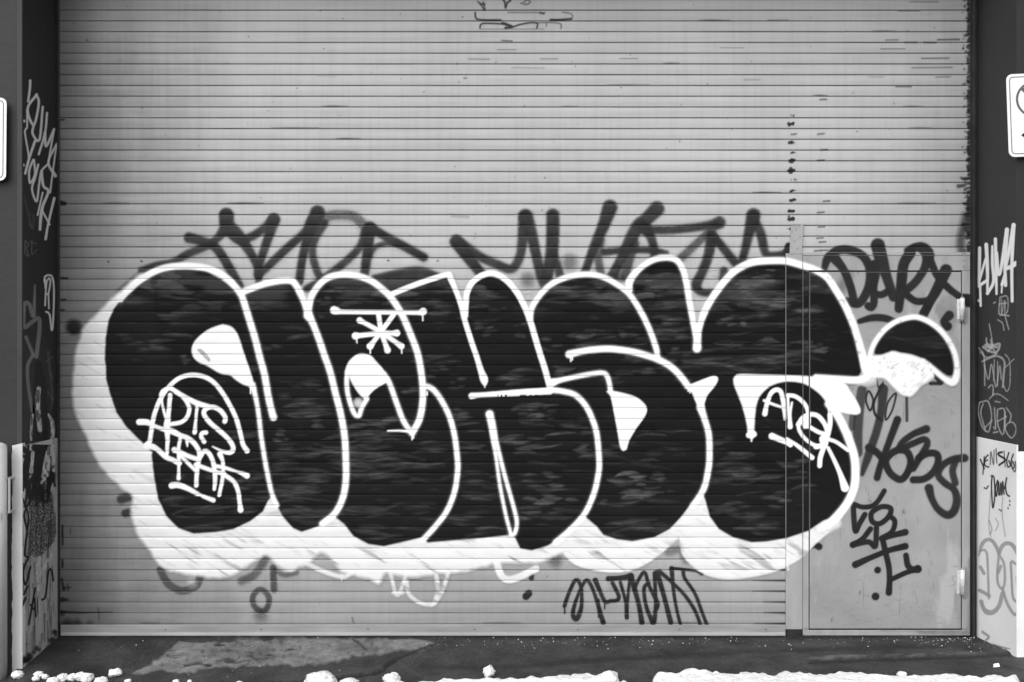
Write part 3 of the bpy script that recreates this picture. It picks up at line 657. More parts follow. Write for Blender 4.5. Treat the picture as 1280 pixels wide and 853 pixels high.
for k in range(40):
    x = rr.gauss(1040, 16); yy = rr.gauss(690, 22); grd.S(f"{x:.1f},{yy:.1f} {x-4:.1f},{yy+rr.uniform(6,22):.1f}", .6, .9, .15)
for (x, yy) in [(1159.6,688.6),(1163,700),(1160,712),(1162,736),(1128,676),(1124,674),(1133,675),(1143,739),(1145,747),(1116,620),(1120,625),(1131,648),(1146,647),(1174,656),(1081,607),(1152,366),(1148,370),(1188,512),(1190,541),(1180,553),(1184,553)]:
    grd.S(f"{x},{yy} {x+2},{yy+3} {x+1},{yy+7}", .7, .7, .5)
grd.S("1003,786 1213,786.5", 1.2, 1, .5).S("1100,788 1200,789", 1.2, 1, .7).S("1150,790 1212,792", 3, 2.5, .8).S("1213,700 1212,780 1208,792", 3, 2.5, .75).S("984,795 1002,795", 3, 2, .9)
grd.S("1207.5,371 1208.5,402 1204,404", 1.6, 1.6, .75).S("1207.5,711 1208.5,745 1203,747", 1.8, 1.8, .8).S("1199,403 1206,404", 1.5, 1.2, .6)  # dark strokes round the hinges, their shadow painted onto the frame
grd.S("1197,708,1 1192,708,1", 1, .8, .4).S("1195,720 1190,722 1194,730 1189,733", .8, .7, .55).S("1209,340 1208,320", 1.4, 1, .35)
for (x, yy) in [(1204.5,316.5),(1203,318.6),(1207,317),(1204.5,326),(1205,333),(1206,336)]: grd.B(x, yy, 1.3, .9, .8)
for (x, yy) in [(990,290),(993,302),(997,311),(991,318),(1000,296),(995,287),(989,309)]: grd.B(x, yy, 1.1, .8, .75)
for (x, yy) in [(1027,349),(1030,352),(1033,356),(1026,354),(1028,346),(1022,343)]: grd.S(f"{x},{yy} {x+2},{yy+2}", .7, .6, .6)
grd.S("988,281 1003,281.5", 1.6, .9, .9)
# ---- writing on the reveals of the two piers
rw = Layer()                                    # white, right pier
for p, r in [("1224.4,310.4,2.1 1224,335.5 1222.9,356.9", 2), ("1225,355 1225.9,382.5,1.3", 1.5), ("1232,324 1222.9,356", 1.4), ("1222.9,358 1233.5,351", 1.9),
 ("1232.8,306,2.3 1234.3,337 1234.3,367.5,1.4", 2), ("1234.3,367 1241.9,352.3 1240.6,330 1240.4,308,1.3", 1.9), ("1244.2,299,2 1245,334 1245.7,367.5,1.4", 1.8), ("1245.7,316 1249.5,343 1258.7,288,2.4", 1.8),
 ("1258.7,287,2.4 1256.4,331 1257,357", 2), ("1252.6,356 1256,345", 2), ("1267,281.4,2.5 1261,315.7 1256.4,336", 2), ("1267,282,2.4 1264.8,331 1265.2,376.7,1.8", 2), ("1258,335.5 1264,333.5 1270,329.4,3", 2.6), ("1252.5,358 1252,366", 1)]:
    rw.S(p, r, .7, .97)
rw.B(1222.8, 376, 1.8, .7, .97)
rw2 = Layer()                                   # thin chalky scribbles, right pier
for p, r in [("1250,372 1259,371 1259,390 1249,393 1250,372", .8), ("1249,380 1258,379", .8), ("1250,393 1261,395", 1), ("1252,375 1252,392 1256,376 1256,391", .7), ("1247,400 1253,404 1255,413", .7), ("1256,394 1261,412", .7), ("1242,379 1244,378", 1),
 ("1236.5,405 1240,424", .6), ("1229,434 1234,430.5 1241,432 1249.6,430 1246,440 1236,439 1229,434", 1.3), ("1239,425 1240,433 1235,439", 1.5), ("1233,423 1234,431 1242,437 1245,443", 1.0), ("1233,434 1247,434", 1.4),
 ("1223.4,435 1230,446 1231,482", .8), ("1228,452 1236,448 1246.9,445.4 1255.3,452 1254.5,470 1253.5,484", 1.2), ("1230,456 1235.6,474.4 1239.4,455.7 1245,484 1249.7,457.5 1251.6,474.4", .7),
 ("1247,452 1247,482", .6), ("1243,450 1242,476", .6), ("1256.3,443 1261.9,452 1262.4,480 1258.5,489.5 1254.5,482", .6), ("1267.5,449 1256,460", .6), ("1225,440 1234,447 1246,442", .7),
 ("1235.6,485 1238.6,481.6 1241.3,483 1241.3,494", .8), ("1236.6,499 1243,493 1250.6,494 1260,500.8", .7), ("1244,502 1250,503", .8),
 ("1222.8,512 1224.5,503.5 1228,502.6 1235,502 1239.4,518 1237,537 1233.8,540 1228,534 1223.6,520 1222.8,512", .8), ("1229,505 1226,516 1232,539", .8), ("1231,535 1240,526", .8), ("1243,510 1244.4,536 1242,534", .8),
 ("1246.9,512 1246.9,529 1251,541 1254.4,542 1256.4,521 1254.4,511 1246.9,512", .8), ("1247,527 1258,521", .8), ("1258,510 1263.8,519 1262,528", .8), ("1256,536 1259,530 1265.6,528 1270.3,536 1267,546 1263,547 1256.4,536 1256,515", .8), ("1242,541 1247,540", 1)]:
    rw2.S(p, r, .55, .62)
rk = Layer()                                    # black pen on the white base, right pier
for p, r, a in [("1225.5,574.5 1230.4,586", .8, .85), ("1228.7,593 1230.4,571", .7, .7), ("1235,569 1231.4,574 1231,582 1236,584", .8, .85), ("1231.5,577 1234.5,575", .7, .8), ("1237.8,581 1238.6,565 1241.9,581 1242.7,563", .6, .6), ("1245,561 1246,579", .6, .7),
 ("1252.5,565.4 1248,566.6 1249,569.5 1256.6,575 1249,581.5", 1.1, .95), ("1255,564 1256.6,584", .6, .6), ("1261,566 1258.4,576 1260,584 1263,582 1261,576", .8, .85), ("1266.5,568 1264,577 1265.7,586 1268,583 1265.7,577", .8, .85), ("1269,577 1270,584 1268.5,590 1266,587", .7, .7),
 ("1240,596 1239.4,609 1241,635 1243.5,619 1242.4,597 1239,595", .8, .85), ("1247,600.8 1244.3,611 1245.6,620.5 1248,602.4 1248.6,619", .8, .85), ("1250,619 1251,604 1252.3,619 1253.4,602.4 1255,618", .8, .8), ("1255.8,611 1258.3,597.5 1256.8,608 1258.6,618 1261.8,620.5", .8, .85),
 ("1230.4,610 1233,611 1235.3,607.6", .8, .7), ("1238.6,614 1236,653 1238.6,671", .6, .25), ("1253.4,622 1252.5,642 1256.6,671", .6, .25), ("1236,650 1240,662 1237,668", .6, .3), ("1244,648 1248,655 1244,664", .6, .25), ("1249,637 1252,639", .8, .6), ("1262,626 1262.4,627", .8, .6), ("1262,631 1262.2,632", .8, .6), ("1260,635 1260.2,636", .8, .6),
 ("1228,790 1236,796 1233,800", 1.5, .3), ("1240,806 1262,812", 1.5, .3)]:
    rk.S(p, r, .5, a)
rf = Layer()                                    # fat grey outline letters, right pier
for p, r in [("1223.6,694,1.2 1227,682 1232,675.5 1239,675.5 1245,683 1249,693", 2.3), ("1225,689 1230,687.5 1233,691 1234.4,702 1236,748", 1.5), ("1224,738 1230,741 1236.5,745", 2.2), ("1226.6,752 1229,760,2.5 1234,765.5,3.4 1242,765,3 1249,757 1253,742", 2.6),
 ("1248.5,695 1246.8,715 1247.5,730 1253,736 1256,726 1255.2,706 1251,697 1248.5,695", 1.6), ("1249,692,2 1252,684 1257,679.5 1264,680.5 1270,688 1273,699,1", 2.5), ("1273.6,708 1268,704 1263.8,703 1264.6,725 1266,746 1270,752 1275,754", 1.6), ("1253,736 1258,752 1265,765 1270,768.5 1274,758", 1.9), ("1225.5,709 1230,717", 2.1), ("1251,708 1247.6,716", 2), ("1271,722 1271.6,730", 1.6)]:
    rf.S(p, r, .6, .85)
lw = Layer()                                    # white, left pier
for p, r in [("37.7,101 37.3,111 35.2,127", 1.5), ("45.7,118.5,1.7 34.5,136.4 42.2,156.5 48.5,129.4 45.7,119", 1.5), ("33.8,137.8 33.8,160 31,164.5 35.9,196 34.5,208", 1.1), ("42,157 40.8,167.4 49.2,175 53.4,134", 1.5),
 ("58.8,141.5 56.3,166 48.5,193", 1.4), ("56.3,166 57.7,183 67.5,162", 1.6), ("67,165 60.5,203", 1.2), ("43.6,177,1.7 35.9,200 31.6,217", 1.5), ("71,180,1.4 60.5,203 69.3,220,2", 1.4), ("70.5,182 66,215 62.6,241", 1.1),
 ("41.4,200 36.5,214 37.6,229 43.6,218 42.4,200", 1.3), ("47.8,206 44,222 40,236.6 45.7,252 49,230 52,214 60.5,205", 1.3), ("52,214 53,226 55,234 60.5,239.4 53.4,258,1.8 51,272,1.9 50,287", 1.6), ("53.4,241 47,269", 1.1), ("52,262 62,281", 1.1), ("67.8,248,1.7 60.5,279 57,299,1.6", 1.4),
 ("30.3,151 30.6,152", 1.2), ("29.5,206 29.8,207", 1.1),
 ("55.6,352.5 56.3,346 61.9,344 66,348.3 67.5,366.6 66.4,400 64.7,413 61.9,393.3 57.5,390", 1.1), ("56.3,382 58.4,352 63,349.7 60.5,367 57,367", 1.0), ("60.5,368 61.2,386", .9), ("56,350 57,360", 1.2)]:
    lw.S(p, r, .6, .88)
lg = Layer()                                    # grey, left pier
for p, r, a in [("43.6,357,1.2 42.6,394.7", 2.2, .8), ("40.8,394.7 36.6,380.6 31,379.5 29.4,393 30.4,409 39,403.5 47.8,398 49.6,408.8 45.6,446", 2.5, .8), ("32.3,421.4 42.2,445", 2, .8), ("41,444 34.6,458 35.4,482 40.4,514", 2.1, .75),
 ("31.6,301 31,316 36,320 33,310 36,306 31.6,301", .7, .5), ("38,303 46,305", .6, .45), ("40,301 40,318 46,312", .6, .45), ("30,246 34,262 40,286", 1.6, .16), ("37,268 42,270 41,284 36,280", 1.4, .16),
 ("60,440 63,470 66,500", 1.6, .2), ("58,452 66,446", .8, .3), ("62,462 66,474", .7, .35), ("60,490 65,500 63,512", .8, .3)]:
    lg.S(p, r, .8, a)
lb = Layer()                                    # black pour and pen lines, left pier
lb.S("47.8,456,4.6 48.6,470,5.4 47,482,5 46,520,4.4 46,556,4.4", 5, 1, .96).S("54,472,3 55.5,510,3 56,560,4", 3, 1, .93).S("45,560,7 48,580,6 46,600,4.5", 6, 2.5, .9).S("55,562,5 58,590,4 64,590,4 66,600,3", 4, 1.8, .85)
lb.S("30,562 36,566 42,562", 3.4, 1.4, .9)
for p, r in [("30.5,578 30.2,600", 1), ("36.8,583 33.8,611 37.4,624 30.4,643 33.8,662", 1.1), ("28.5,624 35,642 35.4,656", 1), ("35.7,650 31,694 35.7,696 29,714 32,731 38,709", 1.2), ("34.6,733 30,743", 1.2), ("32,747.6 28,757", 1.3), ("66.6,726 64.5,713.5 60.7,714 57,745 52.4,750", 1.1), ("44,735 36,781", 1.1), ("43,748 44.4,771", 1), ("38,756 42,762", 1)]:
    lb.S(p, r, .5, .93)
for k in range(80):
    x = rr.gauss(50, 11); yy = rr.uniform(552, 612)
    if 27 < x < 70: lb.S(f"{x:.1f},{yy:.1f} {x+rr.uniform(-3,3):.1f},{yy+rr.uniform(4,16):.1f} {x+rr.uniform(-4,4):.1f},{yy+rr.uniform(12,30):.1f}", rr.uniform(.6, 2.6), .8, rr.uniform(.6, .95))
for k in range(60):
    x = rr.uniform(27, 69); yy = rr.uniform(620, 800)
    lb.S(f"{x:.1f},{yy:.1f},{rr.uniform(.4,.9):.1f} {x+rr.uniform(-1,1):.1f},{yy+rr.uniform(10,40):.1f},.3", .6, .9, rr.uniform(.2, .5))
for k in range(30):
    x = rr.uniform(22, 70); lb.B(x, 836-(x-22)*.85+rr.uniform(-7, 2), rr.uniform(1, 3), 2, rr.uniform(.3, .7))
lp = Layer()                                    # peeling white flakes over the pour
for p, r in [("48.5,486,2.6 47,507.5,3 50,538,2.6", 2.8), ("40.4,519 39,538 38.4,562", 1.5), ("60.5,518,1 66,532,2.6 64,560,1.8", 2.2), ("62,560,3 58,576,3 54,596", 2.2), ("61,575 59,594", 2.4), ("41,566,2 39,590,2.4", 2), ("52,604 56,598", 1.6), ("66.5,548 67,588", 2),
 ("48.8,697 48.8,721 50,802,.6", 2), ("67.9,685 60,702 51,719", 2.4), ("46,706 47.5,745", 1)]:
    lp.S(p, r, .7, .95)
lp.mod = lambda x, y: 1-.8*(fbm(x/2.2, y/5, 17, 2) > .6)
lr = Layer()                                    # rough scraped patch, left pier
lr.G("38,612 46,606 52,612 56,600 60.5,611 66,618 68,640 69.5,660 69.3,674 60,686 48,697 40,694 33.5,694 35,676 37.4,650 36,630", 1.2, 1, True, 1.2)
# ================================================================== materials
paint('old', .008, .016, 8, (1, 1, 1), thin=(16, (1, 1, 1.3), None, .3, .6, .86), grain=1.2)
paint('dark', .007, .014, 10, (1, 1, 1), thin=(14, (1, 1, 1.3), None, .25, .5, .95), grain=.9)
paint('block', .73, .81, 6, (.6, 1, 2.4), thin=(9, (.35, 1, 2.2), (0, .55, 0), .3, .44, .95), grain=.6)
paint('fill', .0075, .0115, 6, (.5, 1, 2), grain=.5, spec=.12, extra=((2.6, (1, 1, 1.3), .46, .62, .008), (12, (.5, 1, 3.0), .60, .80, .03)))
paint('scrub', .075, .15, 20, (.5, 1, 2.4), thin=(30, (.4, 1, 2.6), None, .36, .60, .35))
paint('line', .83, .87, 6, (1, 1, 1), grain=.5)
paint('chalk', .5, .62, 20, (1, 1, 1), thin=(60, (1, 1, 1), None, .3, .6, .55))
paint('marker', .82, .88, 20, (1, 1, 1))
paint('roll', .27, .32, 10, (1, 1, 1))
paint('thin', .2, .26, 10, (1, 1, 1), grain=.6)
paint('grime_and_dent_shade', .010, .024, 30, (1, 1, 1))
paint('scuff_and_shade', .15, .22, 30, (1, 1, 1))
paint('flake', .4, .75, 30, (1, 1, .6), thin=(40, (1, 1, .5), None, .3, .5, .3))
paint('rough', .035, .10, 50, (1, 1, 1), (.35, .7), extra=((120, (1, 1, 1), .53, .62, .5),))
paint('joint', .075, .14, 12, (.3, 1, 1), thin=(5, (.35, 1, 3), None, .3, .7, .7))
SHUT = ('joint', 'grime_and_dent_shade', 'old', 'dark', 'block', 'fill', 'scrub', 'line', 'tag')
COATS['tag'] = COATS['line']
def shutter_mat(name, coats=()):
    m, nt, b, out = mat(name); b.inputs['Specular IOR Level'].default_value = .25
    n = noise(nt, 1.3, detail=5, stretch=(1, 1, .8))
    r = ramp(nt, n.outputs['Fac'], [(.3, .425), (.7, .495)])
    n2 = noise(nt, 9, detail=5, stretch=(.16, 1, 3.2))                 # slat-wise weathering
    r2 = ramp(nt, n2.outputs['Fac'], [(.35, .93), (.7, 1.03)])
    mx = N(nt, 'ShaderNodeMixRGB', blend_type='MULTIPLY'); mx.inputs['Fac'].default_value = 1
    nt.links.new(r.outputs[0], mx.inputs['Color1']); nt.links.new(r2.outputs[0], mx.inputs['Color2'])
    n3 = noise(nt, 5, detail=6, stretch=(6, 1, .35))                   # faint run-off
    r3 = ramp(nt, n3.outputs['Fac'], [(.3, .92), (.55, 1.0)])
    m2 = N(nt, 'ShaderNodeMixRGB', blend_type='MULTIPLY'); m2.inputs['Fac'].default_value = 1
    nt.links.new(mx.outputs[0], m2.inputs['Color1']); nt.links.new(r3.outputs[0], m2.inputs['Color2'])
    # streaky dirt and painted-in light falloff at ends and foot, under the spray paint
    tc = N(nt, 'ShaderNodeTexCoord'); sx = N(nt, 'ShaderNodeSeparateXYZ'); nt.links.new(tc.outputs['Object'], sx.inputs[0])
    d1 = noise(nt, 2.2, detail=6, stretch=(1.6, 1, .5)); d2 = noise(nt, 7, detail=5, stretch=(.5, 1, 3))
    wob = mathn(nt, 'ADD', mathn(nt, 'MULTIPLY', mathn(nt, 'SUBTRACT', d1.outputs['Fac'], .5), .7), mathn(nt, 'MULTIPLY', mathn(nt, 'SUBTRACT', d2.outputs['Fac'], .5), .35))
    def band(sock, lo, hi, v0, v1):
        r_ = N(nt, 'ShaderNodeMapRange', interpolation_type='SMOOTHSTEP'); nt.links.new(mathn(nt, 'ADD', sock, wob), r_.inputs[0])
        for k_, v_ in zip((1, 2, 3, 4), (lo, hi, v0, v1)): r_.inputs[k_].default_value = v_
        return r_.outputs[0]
    dirt_and_falloff = mathn(nt, 'MULTIPLY', mathn(nt, 'MULTIPLY', band(sx.outputs[0], -2.55, -1.2, .36, 1.0), band(sx.outputs[0], 1.6, 2.7, 1.0, .74)), band(sx.outputs[2], -.25, 1.3, .62, 1.0))
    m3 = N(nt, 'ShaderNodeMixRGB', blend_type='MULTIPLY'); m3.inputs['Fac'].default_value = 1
    nt.links.new(m2.outputs[0], m3.inputs['Color1']); nt.links.new(dirt_and_falloff, m3.inputs['Color2']); m2 = m3
    nt.links.new(chain(nt, b, m2.outputs[0], coats), b.inputs['Base Color'])
    b.inputs['Roughness'].default_value = .5
    n4 = noise(nt, 3.0, detail=3, stretch=(.5, 1, 5))
    bp = N(nt, 'ShaderNodeBump', Strength=.25, Distance=.012)
    nt.links.new(n4.outputs['Fac'], bp.inputs['Height']); nt.links.new(bp.outputs[0], b.inputs['Normal'])
    return m
M = {}
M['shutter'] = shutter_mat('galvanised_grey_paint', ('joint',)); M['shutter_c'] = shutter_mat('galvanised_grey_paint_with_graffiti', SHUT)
M['bar'] = mottled('worn_bottom_bar', .22, .33, 7, .5, .3, .1, 80, (.4, 1, 3))
M['lip'] = mottled('bright_bar_lip', .30, .44, 9, .5, .3, .1, 80, (.3, 1, 1))
M['door'] = mottled('scuffed_grey_door_paint', .255, .35, 3, .5, .3, .08, 30, None, 6, [(26, (1, 1, .5), .67, .17), (60, (1, 1, 1.6), .68, .19), (5, (1, 1, .3), .58, .38), (3, (1.2, 1, .5), .60, .23), (9, (2.5, 1, .25), .66, .22)])
M['door_c'] = mottled('scuffed_grey_door_paint_with_graffiti', .255, .35, 3, .5, .3, .08, 30, None, 6, [(26, (1, 1, .5), .67, .17), (60, (1, 1, 1.6), .68, .19), (5, (1, 1, .3), .58, .38), (3, (1.2, 1, .5), .60, .23), (9, (2.5, 1, .25), .66, .22)], coats=('scuff_and_shade', 'dark', 'block', 'fill', 'scrub', 'line', 'tag'))
M['frame'] = mottled('grey_frame_paint', .28, .36, 5, .5, .3, .08, 40, (3, 1, .6), 6, [(30, (1, 1, .4), .70, .26)])
M['frame_c'] = mottled('grey_frame_paint_with_graffiti', .28, .36, 5, .5, .3, .08, 40, (3, 1, .6), 6, [(30, (1, 1, .4), .70, .26)], coats=('scuff_and_shade', 'dark', 'block', 'fill', 'scrub', 'line', 'tag'))
M['header'] = mottled('grey_header_paint', .31, .39, 4, .5, .3, .1, 40, (.4, 1, 2))
M['header_c'] = mottled('grey_header_paint_with_graffiti', .31, .39, 4, .5, .3, .1, 40, (.4, 1, 2), coats=('scuff_and_shade', 'dark', 'block', 'fill', 'scrub', 'line', 'tag'))
M['dark'] = mottled('grimy_dark_steel', .012, .03, 9, .6, .3)
M['gap'] = mottled('gap_shade_dark', .01, .015, 9, .8, .1)
M['steel'] = mottled('worn_hinge_steel', .45, .72, 40, .42, .5, .15, 120)
M['rivet'] = mottled('rivet_steel', .16, .3, 40, .5, .5)
M['pier_l'] = mottled('dark_painted_render', .028, .038, 2.2, .6, .25, .25, 26, (1, 1, .5))
M['pier_li'] = mottled('near_black_painted_reveal', .024, .034, 2.2, .6, .25, .2, 26, (1, 1, .5))
M['pier_lb'] = mottled('reveal_with_black_pour', .024, .034, 2.2, .6, .25, .2, 26, (1, 1, .5), coats=('dark', 'flake'))
M['pier_li_c'] = mottled('near_black_painted_reveal_with_graffiti', .024, .034, 2.2, .6, .25, .2, 26, (1, 1, .5), coats=('thin', 'marker'))
M['trim'] = mottled('dark_grey_corner_paint', .044, .058, 3, .6, .25, .15, 40)
M['pier_r'] = mottled('charcoal_painted_render', .032, .044, 1.8, .6, .25, .25, 26, (1, 1, .5))
M['pier_r_c'] = mottled('charcoal_painted_render_with_graffiti', .032, .044, 1.8, .6, .25, .25, 26, (1, 1, .5), coats=('chalk', 'marker'))
M['pier_rf'] = mottled('dark_outer_render', .022, .03, 2, .6, .25, .3, 30)
M['white_r'] = mottled('white_base_paint', .74, .84, 3, .6, .25, .2, 40, None, 6, [(14, (1, 1, .5), .70, .5)])
M['white_r_c'] = mottled('white_base_paint_with_graffiti', .74, .84, 3, .6, .25, .2, 40, None, 6, [(14, (1, 1, .5), .70, .5)], coats=('roll', 'dark'))
M['white_l'] = mottled('dirty_white_base_paint', .36, .54, 4, .6, .25, .3, 40, (1, 1, .35), 6, [(14, (1, 1, .22), .58, .27), (40, (1, 1, .5), .64, .12)])
M['white_l_c'] = mottled('dirty_white_base_paint_with_graffiti', .34, .5, 4, .6, .25, .3, 40, (1, 1, .35), 6, [(14, (1, 1, .22), .58, .27), (40, (1, 1, .5), .64, .12)], coats=('rough', 'dark', 'flake'))
M['white_strip'] = mottled('scuffed_white_corner_paint', .60, .74, 4, .6, .25, .3, 40, (1, 1, .35), 6, [(18, (1, 1, .3), .66, .34)])
M['lintel'] = mottled('lintel_render', .05, .07, 2, .7, .2)
M['sign'] = mottled('white_sign_face', .82, .86, 2, .4, .4)
M['signline'] = mottled('grey_sign_print', .1, .12, 4, .4, .4)
M['signsym'] = mottled('prohibition_ring_print', .1, .12, 4, .4, .4)
M['signblack'] = mottled('black_sign_print', .008, .012, 4, .4, .4)
M['post'] = mottled('pale_post_paint', .48, .62, 7, .5, .3, .1, 50, (1, 1, .4), 6, [(18, (1, 1, .4), .68, .3)])
M['bracket'] = mottled('bracket_paint', .45, .56, 9, .5, .3)
# ================================================================== roller shutter
X0, X1, XM, YT, YB, YD = 75.5, 1212.5, 982.0, -62.0, 794.5, 318.0
PITCH, FIRST = 13.456, 13.0
rows = []; rt = random.Random(4)
for k in range(-6, 59):
    tl = rt.gauss(0, .35)                           # every slat hangs at its own slight tilt
    yk = FIRST + PITCH*k
    rows += [(yk-.95, 0, 0.), (yk-.45, 1, 0.), (yk+.5, 1, 0.), (yk+1.0, 0, 0.)]
    for t in np.linspace(0, 1, 11)[1:-1]:
        yy = yk+1.0+(PITCH-1.95)*t
        rows.append((yy, 0, math.sin(math.pi*t)+tl*math.sin(2*math.pi*t)*.5))
rows = [r for r in rows if YT < r[0] < YB]
RY = np.array([r[0] for r in rows]); RP = np.array([.0032*r[1]-.0012*r[2] for r in rows])
def JOINT(ys): return np.interp(ys, RY, np.array([float(r[1])*(1 if r[0] < 333 else .62) for r in rows]))
shutter = empty('roller_shutter', (0, 0, 0))
tag(shutter, 'wide grey slatted roller shutter door covered in large black and white bubble graffiti', 'shutter door')
cv = MB()
cx = [X0, XM, X1]
for j, y in enumerate(RY):
    for x in cx:
        p = P(x, y); cv.v.append((p[0], RP[j], p[2]))
for j in range(len(RY)-1):
    b = 3*j
    cv.f.append((b+3, b+4, b+1, b))
    if RY[j+1] < YD+6: cv.f.append((b+4, b+5, b+2, b+1))
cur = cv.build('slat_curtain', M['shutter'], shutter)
at = cur.data.attributes.new('coat_joint', 'FLOAT', 'POINT'); at.data.foreach_set('value', np.repeat(JOINT(RY), 3).astype(np.float32))
bar = MB()
bar.pxbox(X0, XM, 781.6, 791, -.006, .02)
bottom = bar.build('bottom_bar', M['bar'], shutter, .002)
MB().pxbox(X0, XM, 791.2, 795.2, -.012, .03).build('bar_lip', M['lip'], bottom, .003)
rv = random.Random(5)
for x in (206, 326, 459.5, 593, 722, 849, 957):
    c = P(x, 786.4, -.006)
    MB().tube((c[0], -.006, c[2]), (c[0], -.011, c[2]), .0055, .004, 10).build('rivet', M['rivet'], bottom)
for sgn, x in (('l', -1), ('r', 1)):
    g = MB()
    if x < 0:
        g.box(-2.4425, -2.432, -.012, .05, 0, 3.7)
    else:
        g.box(2.4645, 2.478, -.03, .06, 0, 3.7); g.box(2.478, 2.5025, .0, .06, 0, 3.7)
    g.build('guide_rail', M['dark'], shutter, .001)
def curtain_surfaces():
    out = []; k = np.searchsorted(RY, YD-1.5)
    for xs, sl in ((np.arange(X0, X1+.01, 1.0), slice(0, k+1)), (np.append(np.arange(X0, XM-.3, 1.0), XM-.2), slice(k, len(RY)))):
        ry = RY[sl]; rp = RP[sl]
        g = np.ones((len(ry), len(xs))); g[rp > .002] = (.95+.05*vnoise(xs*.09, xs*0+3.3, 2))[None, :]   # paint bridges the joints unevenly
        def pos(off, xs=xs, ry=ry, rp=rp):
            p = np.empty((len(ry), len(xs), 3))
            p[..., 0] = (xs[None, :]-640)*D0/F; p[..., 1] = rp[:, None]-off; p[..., 2] = EYE-(ry[:, None]-426.5)*D0/F
            return p
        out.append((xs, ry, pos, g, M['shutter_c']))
    return out
coat(shutter, curtain_surfaces(), [
    ('grime_and_dent_shade', 'grime_and_dent_shade_mark', [gr], None, 'stuff'),
    ('old', 'tag_overspray', [mist], None, 'stuff'), ('old', 'old_tag_writing', old.split(2), None, None), ('old', 'small_tag_writing', [low], 'small dark flat-topped tag low on the shutter', None),
    ('dark', 'black_tag_writing', dk.split(2), None, None), ('block', 'graffiti_block_shadow', [shadow], 'white block shadow round the big letters', None),
    ('fill', 'graffiti_fill', [fill], 'black fill of the big bubble letters', None), ('scrub', 'fill_streak', [scrub], None, 'stuff'), ('line', 'outline_overspray', [over], None, 'stuff'), ('line', 'graffiti_outline', [line], 'white outline of the big bubble letters', None),
    ('tag', 'white_tag_writing', tagw.split(6), None, None)])

# ================================================================== pedestrian door set into the shutter
dbase = P(1108, 794, -.02)
door = empty('pedestrian_door', (dbase[0], -.02, 0))
tag(door, 'grey steel pass door at the right end of the shutter, scuffed and tagged in black', 'door')
MB().pxbox(982.5, 1212.5, 319, 795, -.0045, .003).build('gap_shade_sheet', M['gap'], door)  # added dark sheet standing in for the shade inside the door gaps
surf = []                                        # (x0, x1, y0, y1, Y, material) of every paintable front face
def face(x0, x1, y0, y1, Y, m='frame_c'): surf.append((x0, x1, y0, y1, Y, m)); return (x0, x1, y0, y1, Y)
MB().pxbox(*face(982.3, 1003.2, 317.5, 787, -.012), .008).build('mullion', M['frame'], door, .0015)
MB().pxbox(984, 1002, 787, 795, -.018, .012).build('mullion_foot', M['dark'], door)
fr = MB()
fr.pxbox(*face(1003.6, 1010.9, 338.6, 787.6, -.0105), .006)
fr.pxbox(*face(1202.6, 1212.6, 338.6, 787.6, -.0105), .006)
fr.pxbox(*face(1003.6, 1212.6, 319.6, 338.3, -.0105), .006)
fr.build('door_frame', M['frame'], door, .0012)
MB().pxbox(*face(1003.4, 1212.8, 315.6, 319.3, -.013, 'header_c'), .008).build('frame_flashing', M['header'], door, .001)
MB().pxbox(*face(1003.6, 1212.6, 788, 794.6, -.013), .008).build('door_sill', M['frame'], door, .0015)
MB().pxbox(*face(1012.1, 1201.2, 340.2, 786, -.0095, 'door_c'), .005).build('door_leaf', M['door'], door, .001)
pl = MB()
q = [P(988.6, 280, -.0), P(1003.6, 280, -.0), P(1001.4, 318, -.0), P(986.2, 318, -.0)]
pl.prism([(c[0], c[2]) for c in reversed(q)], -.014, -.003)
pl.build('mullion_head_plate', M['header'], door, .001); surf.append((989, 1001, 280.5, 317.4, -.014, 'header_c'))
for y0, y1 in ((373, 400), (712.5, 743)):
    a = P(1203.2, y0, -.026); b = P(1203.2, y1, -.026)
    h = MB().tube((a[0], -.022, a[2]), (a[0], -.022, b[2]), .0125, n=16)
    hg = h.build('hinge', M['steel'], door, 0, True)
    pn = MB().tube((a[0], -.022, a[2]+.008), (a[0], -.022, a[2]), .008, .0115, 12)
    pn.tube((a[0], -.022, b[2]), (a[0], -.022, b[2]-.008), .0115, .008, 12).build('hinge_pin', M['rivet'], hg)
    MB().pxbox(1196.6, 1200.8, y0+1, y1-.5, -.0125, .004).build('hinge_leaf', M['steel'], hg, .001)
def door_surfaces():
    out = []
    for (x0, x1, y0, y1, Y, mk) in surf:
        xs = np.append(np.arange(x0+.25, x1-.4, .9), x1-.25); ys = np.append(np.arange(y0+.25, y1-.4, .9), y1-.25)
        def pos(off, xs=xs, ys=ys, Y=Y):
            d = D0+Y; p = np.empty((len(ys), len(xs), 3))
            p[..., 0] = (xs[None, :]-640)*d/F; p[..., 1] = Y-off; p[..., 2] = EYE-(ys[:, None]-426.5)*d/F
            return p
        out.append((xs, ys, pos, None, M[mk]))
    return out
coat(door, door_surfaces(), [
    ('scuff_and_shade', 'scuff_and_hinge_shade', [grd], None, 'stuff'), ('dark', 'black_tag_writing', dk.split(2), None, None),
    ('block', 'graffiti_block_shadow', [shadow], None, None), ('fill', 'graffiti_fill', [fill], 'black end of the big piece running over the door', None),
    ('scrub', 'fill_streak', [scrub], None, 'stuff'), ('line', 'outline_overspray', [over], None, 'stuff'), ('line', 'graffiti_outline', [line], None, None), ('tag', 'white_tag_writing', tagw.split(6), None, None)])

